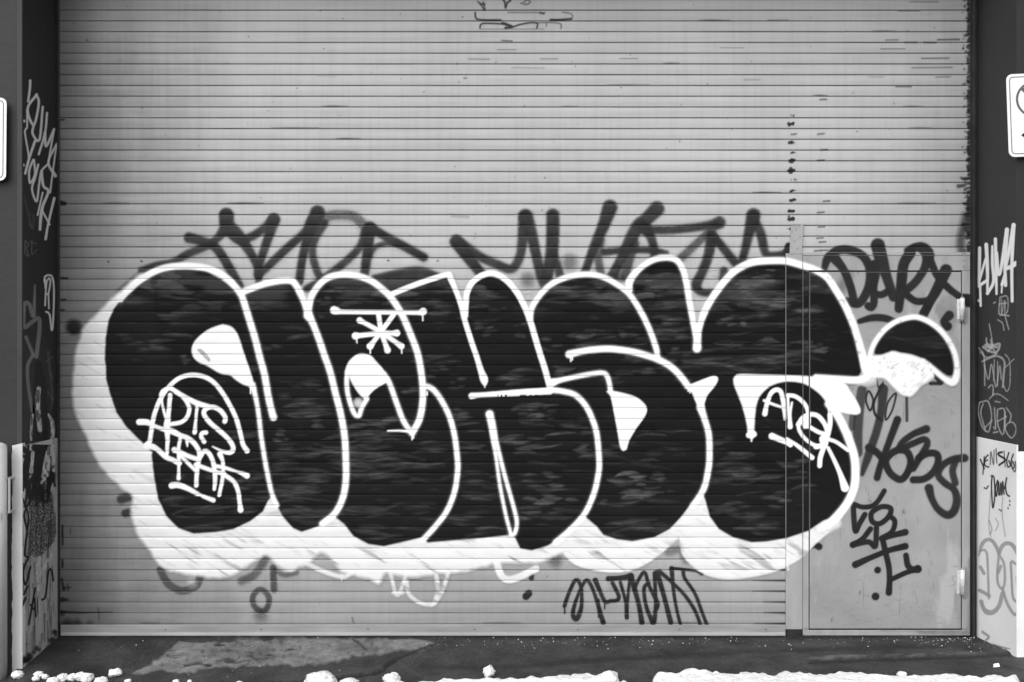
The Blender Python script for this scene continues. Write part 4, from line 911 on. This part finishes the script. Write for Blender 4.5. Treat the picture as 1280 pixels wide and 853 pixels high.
# ================================================================== the piers and the lintel
YL, YR = -.405, -.444
ZW = 1.070
lp_ = empty('wall_pier', (-2.7, YL, -.05)); tag(lp_, 'dark painted pier left of the shutter, its scraped white base scribbled over', 'wall')
pm = MB(); pm.box(-8, -2.4715, YL+.012, .3, -.3, 5.6); pm.build('pier_body', M['pier_l'], lp_)
MB().box(-2.4695, XL, YL, .3, -.3, 5.6).build('corner_trim', M['trim'], lp_, .003)
MB().box(XL-.001, XL+.0012, YL+.006, .29, -.2, 5.55).build('reveal', M['pier_li'], lp_)
bs = MB()
bz = ZW-.004
# wrap-round base: a front strip with a hand-cut edge and the inner face
rb = random.Random(11)
zs = np.linspace(-.12, bz, 46)
fpts = [(-2.489+rb.uniform(-.0035, .0025), z) for z in zs]
outl = [(XL+.005, -.12), (XL+.005, bz+.012)] + [(x, z) for x, z in reversed(fpts)]
bs.prism(outl[::-1], YL-.009, YL+.02)
base_l = bs.build('white_base', M['white_strip'], lp_, .001)
MB().box(XL-.0005, XL+.005, YL+.0205, -.004, -.12, bz).build('base_coating', M['white_l'], lp_, .001)
rp_ = empty('wall_pier', (2.7, YR, .03)); tag(rp_, 'charcoal pier right of the shutter, clean white base and chalky tags on its reveal', 'wall')
MB().box(XR, 8, YR, .3, -.3, 5.6).build('pier_body', M['pier_rf'], rp_, .003)
MB().box(XR-.003, XR+.001, YR+.004, .29, -.2, 5.55).build('reveal', M['pier_r'], rp_)
wb = MB(); wb.box(XR-.007, XR+.001, YR-.005, -.002, -.1, ZW+.003)
wb.box(XR+.001, XR+.30, YR-.005, YR+.003, -.1, ZW-.03)
base_r = wb.build('white_base', M['white_r'], rp_, .0015)
lt = empty('lintel_beam', (0, YL, 3.46)); tag(lt, 'dark painted beam closing the opening above the shutter', 'lintel')
MB().box(-2.442, 2.50, -.35, .06, 3.66, 5.58).build('beam', M['lintel'], lt)
def side_surface(X, front, mt, y0, y1, step=.4, ys_step=.7):
    lo, hi = 640+X*F/(D0-.004), 640+X*F/(D0+front)
    if X < 0: lo, hi = hi, lo
    xs = np.arange(lo+.3, hi-.1, step); ys = np.arange(y0, y1, ys_step)
    def pos(off):
        Xo = X + (off if X < 0 else -off); d = Xo*F/(xs-640); p = np.empty((len(ys), len(xs), 3))
        p[..., 0] = Xo; p[..., 1] = (d-D0)[None, :]; p[..., 2] = EYE-(ys[:, None]-426.5)*d[None, :]/F
        return p
    return [(xs, ys, pos, None, mt)]
coat(lp_, side_surface(XL+.0012, YL+.006, M['pier_li_c'], 80, 553), [('thin', 'grey_tag_writing', lg.split(4), None, None), ('marker', 'white_tag_writing', lw.split(4), None, None)])
coat(lp_, side_surface(XL+.0012, YL+.006, M['pier_lb'], 440, 552), [('dark', 'black_paint_pour', lb.split(2), None, None), ('flake', 'paint_flake', lp.split(.5), None, None)])
coat(lp_, side_surface(XL+.005, YL-.006, M['white_l_c'], 556, 836), [('rough', 'scraped_patch', [lr], None, None), ('dark', 'black_paint_pour', lb.split(2), None, None), ('flake', 'paint_flake', lp.split(.5), None, None)])
coat(rp_, side_surface(XR-.003, YR+.004, M['pier_r_c'], 270, 549), [('chalk', 'scribbled_tag_writing', rw2.split(4), None, None), ('marker', 'white_tag_writing', rw.split(4), None, None)])
coat(rp_, side_surface(XR-.007, YR-.003, M['white_r_c'], 552, 812), [('roll', 'grey_outline_letter', rf.split(6), None, None), ('dark', 'black_pen_writing', rk.split(5), None, None)])

# ================================================================== signs
def rrect(w, h, r, n=6):
    out = []
    for cx_, cz_, a0 in ((w/2-r, h/2-r, 0), (-w/2+r, h/2-r, 90), (-w/2+r, -h/2+r, 180), (w/2-r, -h/2+r, 270)):
        for i in range(n+1):
            a = math.radians(a0+90*i/n); out.append((cx_+r*math.cos(a), cz_+r*math.sin(a)))
    return out
def circ(cx_, cz_, r, n=40): return [(cx_+r*math.cos(2*math.pi*i/n), cz_+r*math.sin(2*math.pi*i/n)) for i in range(n)]
def make_sign(name, px, py, w, h, Y, rot, label, symbol):
    k = (D0+Y)/F; c = P(px, py, Y)
    s = empty(name, c); tag(s, label, 'sign')
    s.rotation_euler = (0, rot, 0)
    def local(mb, nm, mt, bev=0):
        me = bpy.data.meshes.new(nm); me.from_pydata(mb.v, [], mb.f); me.update(); me.materials.append(mt)
        o = bpy.data.objects.new(nm, me); COL.objects.link(o); o.parent = s
        if bev:
            m = o.modifiers.new('bevel', 'BEVEL'); m.width = bev; m.segments = 2; m.limit_method = 'ANGLE'
        return o
    W, H = w*k, h*k
    b = MB(); b.prism(rrect(W, H, 7.5*k)[::-1], -.0015, .0015); local(b, 'sign_plate', M['sign'])
    b = MB(); b.ring(rrect(W-6.6*k, H-6.6*k, 5*k), rrect(W-8.8*k, H-8.8*k, 4*k), -.0021, -.0013); local(b, 'border_line', M['signline'])
    if symbol:
        b = MB(); b.ring(circ(0, 19.5*k, 22*k), circ(0, 19.5*k, 19.2*k), -.0021, -.0013)
        d = 20*k*math.sqrt(.5); t = 2.2*k
        b.prism([(-d+t*.7, 19.5*k+d+t*.7), (-d-t*.7, 19.5*k+d-t*.7), (d-t*.7, 19.5*k-d-t*.7), (d+t*.7, 19.5*k-d+t*.7)], -.0025, -.0014)
        local(b, 'prohibition_ring', M['signsym'])
        b = MB(); z = -25*k
        b.prism([(-17*k, z), (-8*k, z+7*k), (-8*k, z+2.4*k), (8*k, z+2.4*k), (8*k, z+7*k), (17*k, z), (8*k, z-7*k), (8*k, z-2.4*k), (-8*k, z-2.4*k), (-8*k, z-7*k)][::-1], -.0021, -.0013)
        local(b, 'arrow', M['signblack'])
    for zz in (H/2-7*k, -H/2+7*k):
        b = MB(); b.tube((0, -.0014, zz), (0, -.006, zz), 1.5*k, 1.2*k, 10); b.tube((0, .0014, zz), (0, -Y*0+.03, zz), .006, n=8); local(b, 'bolt', M['rivet'])
    return s
make_sign('parking_sign', 1292.3, 143.8, 66, 103.5, YR-.03, math.radians(-2.0), 'white no parking sign with ring and arrow, on the right pier', True)
make_sign('wall_sign', -25.5, 174, 67, 103.5, YL-.02, math.radians(.5), 'plain white sign with rounded corners and thin border line, on the left pier', False)

# ================================================================== pale post beside the left pier
yp = YL-.09; dp = D0+yp
bc = P(-6, 700, yp); rad = 13.6*dp/F
zt = P(0, 559, yp)[2]
bol = empty('guard_post', (bc[0], yp, -.06)); tag(bol, 'pale round steel post with bracket beside the left pier', 'post')
MB().tube((bc[0], yp, -.1), (bc[0], yp, zt), rad, n=28).build('post_shaft', M['post'], bol, 0, True)
MB().dome((bc[0], yp, zt), rad, rad*.45, 28).build('post_cap', M['post'], bol, 0, True)
br = MB()
for y in (598.5, 641):
    a = P(6, y, yp+.02); b = P(17.2, y, YL-.012)
    br.box(bc[0], b[0], yp-.004, yp+.028, a[2]-.006, a[2]+.005)
    br.box(b[0]-.012, b[0]+.004, yp+.028, YL-.008, a[2]-.006, a[2]+.005)
a = P(12.6, 598, yp+.02); c = P(12.6, 641, yp+.02)
br.tube((a[0], yp+.012, a[2]), (a[0], yp+.012, c[2]), .0058, n=10)
br.build('bracket', M['bracket'], bol, .001)

# ================================================================== ground
gpx = np.arange(-40, 1330, 1.0); gpy = np.arange(790, 1000, .5)
patch = Layer()
patch.G("165,833 196,818 222,803 240,797 330,796 445,797 470,799 530,799 541,805 524,811 500,812 480,815 440,818 410,824 380,825.5 330,826 260,828 235,833 205,830", 1.6, 1, True, 2.2, 8)
patch.mod = lambda x, y: sstep((fbm(x/26, y/5, 21, 4)-.34+.25*sstep((x-330)/60))/.14)
slab = Layer()
slab.G("60,793 536,793 541,806 530,811 507,816 483,825 476,832 450,836 420,840 320,847 200,858 60,870", 1.2, 1, True, 1.2, 5)
slab.G("548,793 1240,793 1300,818 1278,821 1260,823 1200,825.5 1172,825 1085,826.5 1040,826 1012,829 985,834 950,842 880,850 700,856 548,850", 1.3, .75, True, 1.0, 6)
wet = Layer()
wet.S("527,828 580,831 640,831 740,825 865,820 960,816 1085,813 1180,812", 3, 3, .75).S("75,798 300,797 600,797 980,797 1215,796", 2.4, 2.5, .8)
wet.S("440,799 452,806 458,812", 1.0, .8, .85).S("541,806 507,816.5 483,826 476,833 420,841 320,848", 1.3, 1.1, .95).S("1012,830 1085,828 1172,827 1270,825 1290,828", 1.6, 1.5, .85)
wet.S("80,800 90,830 120,842", 22, 14, .6).S("1215,800 1240,805", 6, 5, .7)
for k in range(40): wet.B(rr.uniform(180, 520), rr.uniform(798, 826), rr.uniform(.8, 2.5), 1.2, rr.uniform(.3, .7))
rc_ = random.Random(12)
for k in range(9):                                # hairline cracks in the slab
    x = rc_.uniform(120, 1230); yy = rc_.uniform(800, 818); s = f"{x:.1f},{yy:.1f}"
    for _ in range(6): x += rc_.uniform(-6, 22); yy += rc_.uniform(-2, 4.5); s += f" {x:.1f},{yy:.1f}"
    wet.S(s, .45, .6, .8)
for k in range(90):                               # stains, oil and crumbs of dirt
    wet.B(rc_.uniform(75, 1290), rc_.uniform(797, 850), rc_.uniform(.6, 3.0), rc_.uniform(.8, 2.5), rc_.uniform(.2, .6))
for k in range(14):
    x = rc_.uniform(75, 1250); yy = rc_.uniform(798, 845); wet.S(f"{x:.0f},{yy:.1f} {x+rc_.uniform(20,70):.0f},{yy+rc_.uniform(-2,2):.1f}", rc_.uniform(2, 5), 5, rc_.uniform(.25, .5))
for k in range(60): wet.B(rc_.uniform(75, 1215), 796.5+abs(rc_.gauss(0, 1.2)), rc_.uniform(.8, 2.4), 1.2, rc_.uniform(.5, .95))
lipl = Layer(); lipl.S("1012,826 1050,824.5 1085,824.6 1130,825 1172,823.6 1230,822.5 1262,819 1272,816", 1.5, 1.3, .8)
lipl.mod = lambda x, y: sstep((fbm(x/14, y/3, 61, 3)-.36)/.2)
def bil(A, px, py):
    u = np.clip((px-gpx[0])/1.0, 0, len(gpx)-1.001); v = np.clip((py-gpy[0])/.5, 0, len(gpy)-1.001)
    i = u.astype(int); j = v.astype(int); fu = u-i; fv = v-j
    return (A[j, i]*(1-fu)+A[j, i+1]*fu)*(1-fv)+(A[j+1, i]*(1-fu)+A[j+1, i+1]*fu)*fv
FP, FS, FW, FL = (l.field(gpx, gpy) for l in (patch, slab, wet, lipl))
def to_px(X, Y): d = np.maximum(D0+Y, .4); return 640+X*F/d, np.minimum(426.5+EYE*F/d, 999)
def gz(X, Y, fine=True):
    s = -.052+.084*np.clip((X+2.46)/4.95, 0, 1)
    u = np.clip(-Y/.43, 0, 1)
    z = s*u*(1-sstep((-Y-1.1)/2.5)) - .05*sstep((-Y-1.1)/2.5)
    if fine:
        px, py = to_px(X, Y)
        near = (Y > -1.4)
        z = z + near*(.013*bil(FS, px, py)-.009 + .003*bil(FP, px, py)+.004*bil(FL, px, py)-.003*bil(FW, px, py))
        z = z + near*(.006*(fbm(X*9, Y*9, 3, 4)-.5)+.006*(fbm(X*45, Y*45, 13, 3)-.5))
    return z
ax = np.concatenate([[-300, -80, -25, -10, -6, -4, -3.3], np.arange(-2.95, 2.951, .0085), [3.3, 4, 6, 10, 25, 80, 300]])
ay = np.concatenate([[-300, -120, -50, -20, -9, -6, -4.6, -3.6, -2.9, -2.3, -1.9, -1.6], np.arange(-1.42, .031, .0065), [.3, 20, 300]])
GX, GY = np.meshgrid(ax, ay)
GZ = gz(GX, GY)
me = bpy.data.meshes.new('ground')
V = np.stack([GX, GY, GZ], -1).reshape(-1, 3); w = len(ax); h = len(ay)
jj, ii = np.meshgrid(np.arange(h-1), np.arange(w-1), indexing='ij'); jj = jj.ravel(); ii = ii.ravel()
Q = np.stack([jj*w+ii, jj*w+ii+1, (jj+1)*w+ii+1, (jj+1)*w+ii], 1)
me.vertices.add(len(V)); me.vertices.foreach_set('co', V.astype(np.float32).ravel())
me.loops.add(Q.size); me.loops.foreach_set('vertex_index', Q.astype(np.int32).ravel())
me.polygons.add(len(Q)); me.polygons.foreach_set('loop_start', (np.arange(len(Q))*4).astype(np.int32)); me.update(calc_edges=True)
pxg, pyg = to_px(GX, GY); nr = (GY > -1.4) & (abs(GX) < 3.2)
for nm, Fd in (('concrete', FP), ('damp', FW), ('lip', FL)):
    at = me.attributes.new(nm, 'FLOAT', 'POINT'); at.data.foreach_set('value', (bil(Fd, pxg, pyg)*nr).astype(np.float32).ravel())
me.shade_smooth()
gm, nt, b, out = mat('asphalt_and_old_concrete')
n = noise(nt, 4, detail=9, rough=.7); r = ramp(nt, n.outputs['Fac'], [(.32, .014), (.68, .058)])
n2 = noise(nt, 140, detail=3); r2 = ramp(nt, n2.outputs['Fac'], [(.3, .45), (.7, 1.7)])
mx = N(nt, 'ShaderNodeMixRGB', blend_type='MULTIPLY'); mx.inputs['Fac'].default_value = 1
nt.links.new(r.outputs[0], mx.inputs['Color1']); nt.links.new(r2.outputs[0], mx.inputs['Color2'])
nc = noise(nt, 16, detail=8, rough=.65); rc = ramp(nt, nc.outputs['Fac'], [(.3, .10), (.7, .25)])
ac = N(nt, 'ShaderNodeAttribute', attribute_name='concrete')
m1 = N(nt, 'ShaderNodeMixRGB'); nt.links.new(ac.outputs['Fac'], m1.inputs['Fac']); nt.links.new(mx.outputs[0], m1.inputs['Color1']); nt.links.new(rc.outputs[0], m1.inputs['Color2'])
al = N(nt, 'ShaderNodeAttribute', attribute_name='lip')
m3 = N(nt, 'ShaderNodeMixRGB'); nt.links.new(al.outputs['Fac'], m3.inputs['Fac']); nt.links.new(m1.outputs[0], m3.inputs['Color1']); m3.inputs['Color2'].default_value = (.12, .12, .12, 1)
ad = N(nt, 'ShaderNodeAttribute', attribute_name='damp')
m2 = N(nt, 'ShaderNodeMixRGB'); nt.links.new(ad.outputs['Fac'], m2.inputs['Fac']); nt.links.new(m3.outputs[0], m2.inputs['Color1']); m2.inputs['Color2'].default_value = (.014, .014, .014, 1)
nt.links.new(m2.outputs[0], b.inputs['Base Color'])
nro = noise(nt, 3, detail=4); rro = ramp(nt, nro.outputs['Fac'], [(.35, .45), (.65, .8)])
nt.links.new(rro.outputs[0], b.inputs['Roughness']); b.inputs['Specular IOR Level'].default_value = .3
nb = noise(nt, 110, detail=5); bp = N(nt, 'ShaderNodeBump', Strength=.9, Distance=.010)
nt.links.new(nb.outputs['Fac'], bp.inputs['Height']); nt.links.new(bp.outputs[0], b.inputs['Normal'])
me.materials.append(gm)
go = bpy.data.objects.new('ground', me); COL.objects.link(go); tag(go, kind='structure')
def gz1(x, y): return float(gz(np.array([x]), np.array([y]))[0])

# ================================================================== snow
sm, nt, b, out = mat('old_snow')
n = noise(nt, 30, detail=6); r = ramp(nt, n.outputs['Fac'], [(.3, .76), (.7, .90)])
nd = noise(nt, 55, detail=5); rd = ramp(nt, nd.outputs['Fac'], [(.70, 0), (.76, 1)])
mx = N(nt, 'ShaderNodeMixRGB'); nt.links.new(rd.outputs[0], mx.inputs['Fac']); nt.links.new(r.outputs[0], mx.inputs['Color1']); mx.inputs['Color2'].default_value = (.4, .4, .4, 1)
nt.links.new(mx.outputs[0], b.inputs['Base Color']); b.inputs['Roughness'].default_value = .7; b.inputs['Specular IOR Level'].default_value = .2
b.inputs['Subsurface Weight'].default_value = .0
nb = noise(nt, 60, detail=6); bp = N(nt, 'ShaderNodeBump', Strength=.9, Distance=.016)
nt.links.new(nb.outputs['Fac'], bp.inputs['Height']); nt.links.new(bp.outputs[0], b.inputs['Normal'])
M['snow'] = sm
def bank(poly, label, H, x0, x1, seed):
    L_ = Layer(); L_.G(poly, 4.0, 1, True, 2.0, seed)
    Fb = L_.field(gpx, gpy)
    xs = np.arange(x0, x1, .011); ys = np.arange(-1.35, -.45, .009)
    X, Y = np.meshgrid(xs, ys); px, py = to_px(X, Y)
    T = bil(Fb, px, py)
    hgt = H*np.sqrt(np.clip(T, 0, 1))*(.62+.75*fbm(X*5, Y*7, seed, 3)) + .022*T*(fbm(X*22, Y*26, seed+3, 4)-.5)
    Z = gz(X, Y)+np.where(T > .02, hgt, 0)-.006
    c = np.minimum(np.minimum(T[:-1, :-1], T[1:, :-1]), np.minimum(T[:-1, 1:], T[1:, 1:])) > .004
    j, i = np.nonzero(c); w_ = len(xs)
    q = np.stack([j*w_+i, j*w_+i+1, (j+1)*w_+i+1, (j+1)*w_+i], 1)
    u, inv = np.unique(q, return_inverse=True)
    Vv = np.stack([X, Y, Z], -1).reshape(-1, 3)[u]
    c0 = np.array([Vv[:, 0].mean(), Vv[:, 1].mean(), Vv[:, 2].min()])
    m_ = bpy.data.meshes.new('snow_bank'); m_.from_pydata([tuple(v) for v in Vv-c0], [], [tuple(k) for k in inv.reshape(-1, 4)]); m_.update(); m_.shade_smooth()
    m_.materials.append(sm)
    o = bpy.data.objects.new('snow_bank', m_); COL.objects.link(o); o.location = c0
    tag(o, label, 'snow'); return o
bank("482,852 489,847 500,850 520,853 560,851 620,852 660,851 700,849 722,846 745,848 768,849 772,858 785,864 790,960 470,960 476,880", 'long low snow bank in front of the left half of the shutter', .040, -1.0, .75, 4)
bank("819,852 828,847 845,849 860,844 880,847 915,849 940,847 965,849 992,847 1022,851 1060,849 1085,853 1135,854 1180,854 1205,858 1255,860 1275,866 1290,960 800,960 812,880", 'longest snow bank lying in front of the pass door', .040, .6, 2.6, 9)
def lump(px, py, rw, rh, label, seed, name='snow_lump', group=None, lift=0.):
    """irregular clod whose silhouette is rw x rh photo pixels and whose middle shows at (px, py)"""
    d = EYE*F/(py+rh*.7-426.5)
    for _ in range(3):
        Yl = d-D0; Xl = (px-640)*d/F; z0 = gz1(Xl, Yl)+lift
        d = (EYE-z0)*F/(py+rh*.8-426.5)
    k = d/F; a, bq, c = rw*k, rw*k*.85, rh*k
    v = []; f = []; n, m = 22, 13
    for i in range(m+1):
        t = math.pi*i/m
        for j in range(n):
            u = 2*math.pi*j/n
            x, y, z = math.sin(t)*math.cos(u), math.sin(t)*math.sin(u), math.cos(t)
            g = .5+.75*float(fbm(np.array([x*2.1+seed*3.1+z*1.3]), np.array([y*2.1+z*2.3+seed]), seed, 5)[0])+.3*float(vnoise(np.array([x*5+z*4+seed]), np.array([y*5+z*5]), seed)[0])
            v.append((a*x*g, bq*y*g, c*(z*g+.75)))
    for i in range(m):
        for j in range(n):
            f.append((i*n+j, i*n+(j+1) % n, (i+1)*n+(j+1) % n, (i+1)*n+j)[::-1])
    m_ = bpy.data.meshes.new(name); m_.from_pydata(v, [], f); m_.update(); m_.shade_smooth(); m_.materials.append(sm)
    o = bpy.data.objects.new(name, m_); COL.objects.link(o); o.location = (Xl, Yl, z0); o.rotation_euler = (0, 0, seed*.7)
    tag(o, label, 'snow', group); return o
G_ = 'snow lumps at the foot of the left pier'
for a_ in [(22, 841.5, 8, 5, 'oblong snow lump right at the corner of the left pier'), (49, 843, 6, 3.2, 'flat snow lump second from the left pier corner'), (57, 846.5, 5, 3, 'tiny snow lump tucked against the flat one'), (45, 848, 5, 3.5, 'small snow lump below the flat one near the pier'),
           (66, 852, 8, 4.5, 'snow lump cut by the lower photo edge, left of the round ball'), (78, 848, 7, 6, 'round snow ball left of the tight snow cluster'), (90, 847.5, 6, 4.5, 'snow lump between the round ball and the peaked lump'), (100, 845.5, 7, 5, 'topmost peaked lump of the snow cluster'),
           (109, 848.5, 8, 6, 'largest lump at the right of the snow cluster'), (126, 852, 8, 5.5, 'low snow lump just right of the snow cluster'), (144.5, 841, 8, 5, 'lone snow lump set back behind the cluster on dark ground'), (160, 851.5, 5, 2, 'thin sliver of snow right of the cluster')]:
    lump(*a_, seed=int(a_[0]), group=G_)
for a_ in [(220, 853.5, 4.5, 4, 'left one of two tiny snow lumps on bare asphalt'), (237, 853.5, 3.2, 3, 'right one of two tiny snow lumps on bare asphalt'), (298, 854, 8, 4.5, 'snow lump peeking up alone below the pale concrete patch'),
           (401, 850, 19, 9, 'broad snow mound left of the long snow bank'), (436, 855, 14, 6, 'low snow mound between the broad mound and the long bank'), (490, 848.5, 11, 7, 'snow heap at the left tip of the long bank'),
           (611, 839, 8, 7.5, 'upright pointed snow clod standing on the long bank'), (762, 847, 13, 7, 'blocky grey snow chunk at the right tip of the long bank'), (1127, 843, 6.5, 3, 'small grey snow lump behind the bank by the door')]:
    lump(*a_, seed=int(a_[0]) % 97)
# a scrap of paper and the strewn salt
d = EYE*F/(840-426.5); xs_, ys_ = (1246-640)*d/F, d-D0; zz = gz1(xs_, ys_)
sc = MB(); sc.prism([(-.016, 0), (-.012, .017), (.014, .021), (.016, .004)][::-1], -.004, .004)
so = sc.build('paper_scrap', M['sign']); so.location = (xs_, ys_, zz); so.rotation_euler = (-.5, .1, .2)
tag(so, 'white crumpled paper scrap on the asphalt near the right pier', 'litter')
gs = MB(); rs = random.Random(21)
for k in range(330):
    px = rs.uniform(530, 1240) if k % 3 else rs.uniform(1150, 1262)
    py = 797+abs(rs.gauss(0, 7)) if px < 1150 else 795+abs(rs.gauss(0, 9))
    if k % 11 == 0: px = rs.uniform(90, 560); py = rs.uniform(798, 840)
    dd = EYE*F/(py-426.5); X_, Y_ = (px-640)*dd/F, dd-D0
    if Y_ > -.02: continue
    z_ = gz1(X_, Y_); s_ = rs.choice((.001, .0013, .0016, .0022, .0032))*rs.uniform(.8, 1.2); b0 = len(gs.v)
    for dx, dy, dz in ((1, 0, .5), (-1, .2, .5), (.1, 1, .4), (0, -1, .6), (.1, .1, 1.5), (0, 0, -.4)):
        gs.v.append((X_+s_*dx*rs.uniform(.7, 1.4), Y_+s_*dy, z_+s_*dz))
    for t in ((0, 2, 4), (2, 1, 4), (1, 3, 4), (3, 0, 4), (2, 0, 5), (1, 2, 5), (3, 1, 5), (0, 3, 5)): gs.f.append(tuple(b0+i for i in t))
so = gs.build('salt_grains', M['snow']); tag(so, 'white grains of road salt strewn along the foot of the shutter', 'salt', kind='stuff')

# ================================================================== light, sky, camera
W = bpy.data.worlds.new('World'); SC.world = W; W.use_nodes = True
nt = W.node_tree; bg = nt.nodes['Background']
sky = N(nt, 'ShaderNodeTexSky'); sky.sky_type = 'NISHITA'; sky.sun_disc = False
AZ, EL = math.radians(SUN_AZ), math.radians(SUN_EL)        # azimuth measured from the street direction towards the left
dirv = (-math.sin(AZ)*math.cos(EL), -math.cos(AZ)*math.cos(EL), math.sin(EL))
sky.sun_elevation = EL; sky.sun_rotation = math.atan2(dirv[0], dirv[1]) % (2*math.pi)
sky.dust_density = 3; sky.air_density = 1
bw = N(nt, 'ShaderNodeHueSaturation'); bw.inputs['Saturation'].default_value = 0
nt.links.new(sky.outputs[0], bw.inputs['Color']); nt.links.new(bw.outputs[0], bg.inputs['Color'])
bg.inputs['Strength'].default_value = SKY
sl = bpy.data.lights.new('sun', 'SUN'); sl.energy = SUN; sl.angle = math.radians(SUN_ANG); sl.color = (1, 1, 1)
sn = bpy.data.objects.new('sun', sl); COL.objects.link(sn)
from mathutils import Vector
sn.rotation_euler = Vector(dirv).to_track_quat('Z', 'Y').to_euler(); sn.location = (-3, -6, 6)
cam = bpy.data.cameras.new('camera'); co = bpy.data.objects.new('camera', cam); COL.objects.link(co)
cam.sensor_width = 36; cam.lens = 36*F/1280; cam.clip_end = 1000; cam.clip_start = .05
co.location = (0, -D0, EYE); co.rotation_euler = (math.pi/2, 0, 0); SC.camera = co
vs = SC.view_settings; vs.view_transform = 'Standard'; vs.look = 'None'; vs.exposure = EXPO; vs.gamma = 1
try: vs.use_curve_mapping = False
except Exception: pass
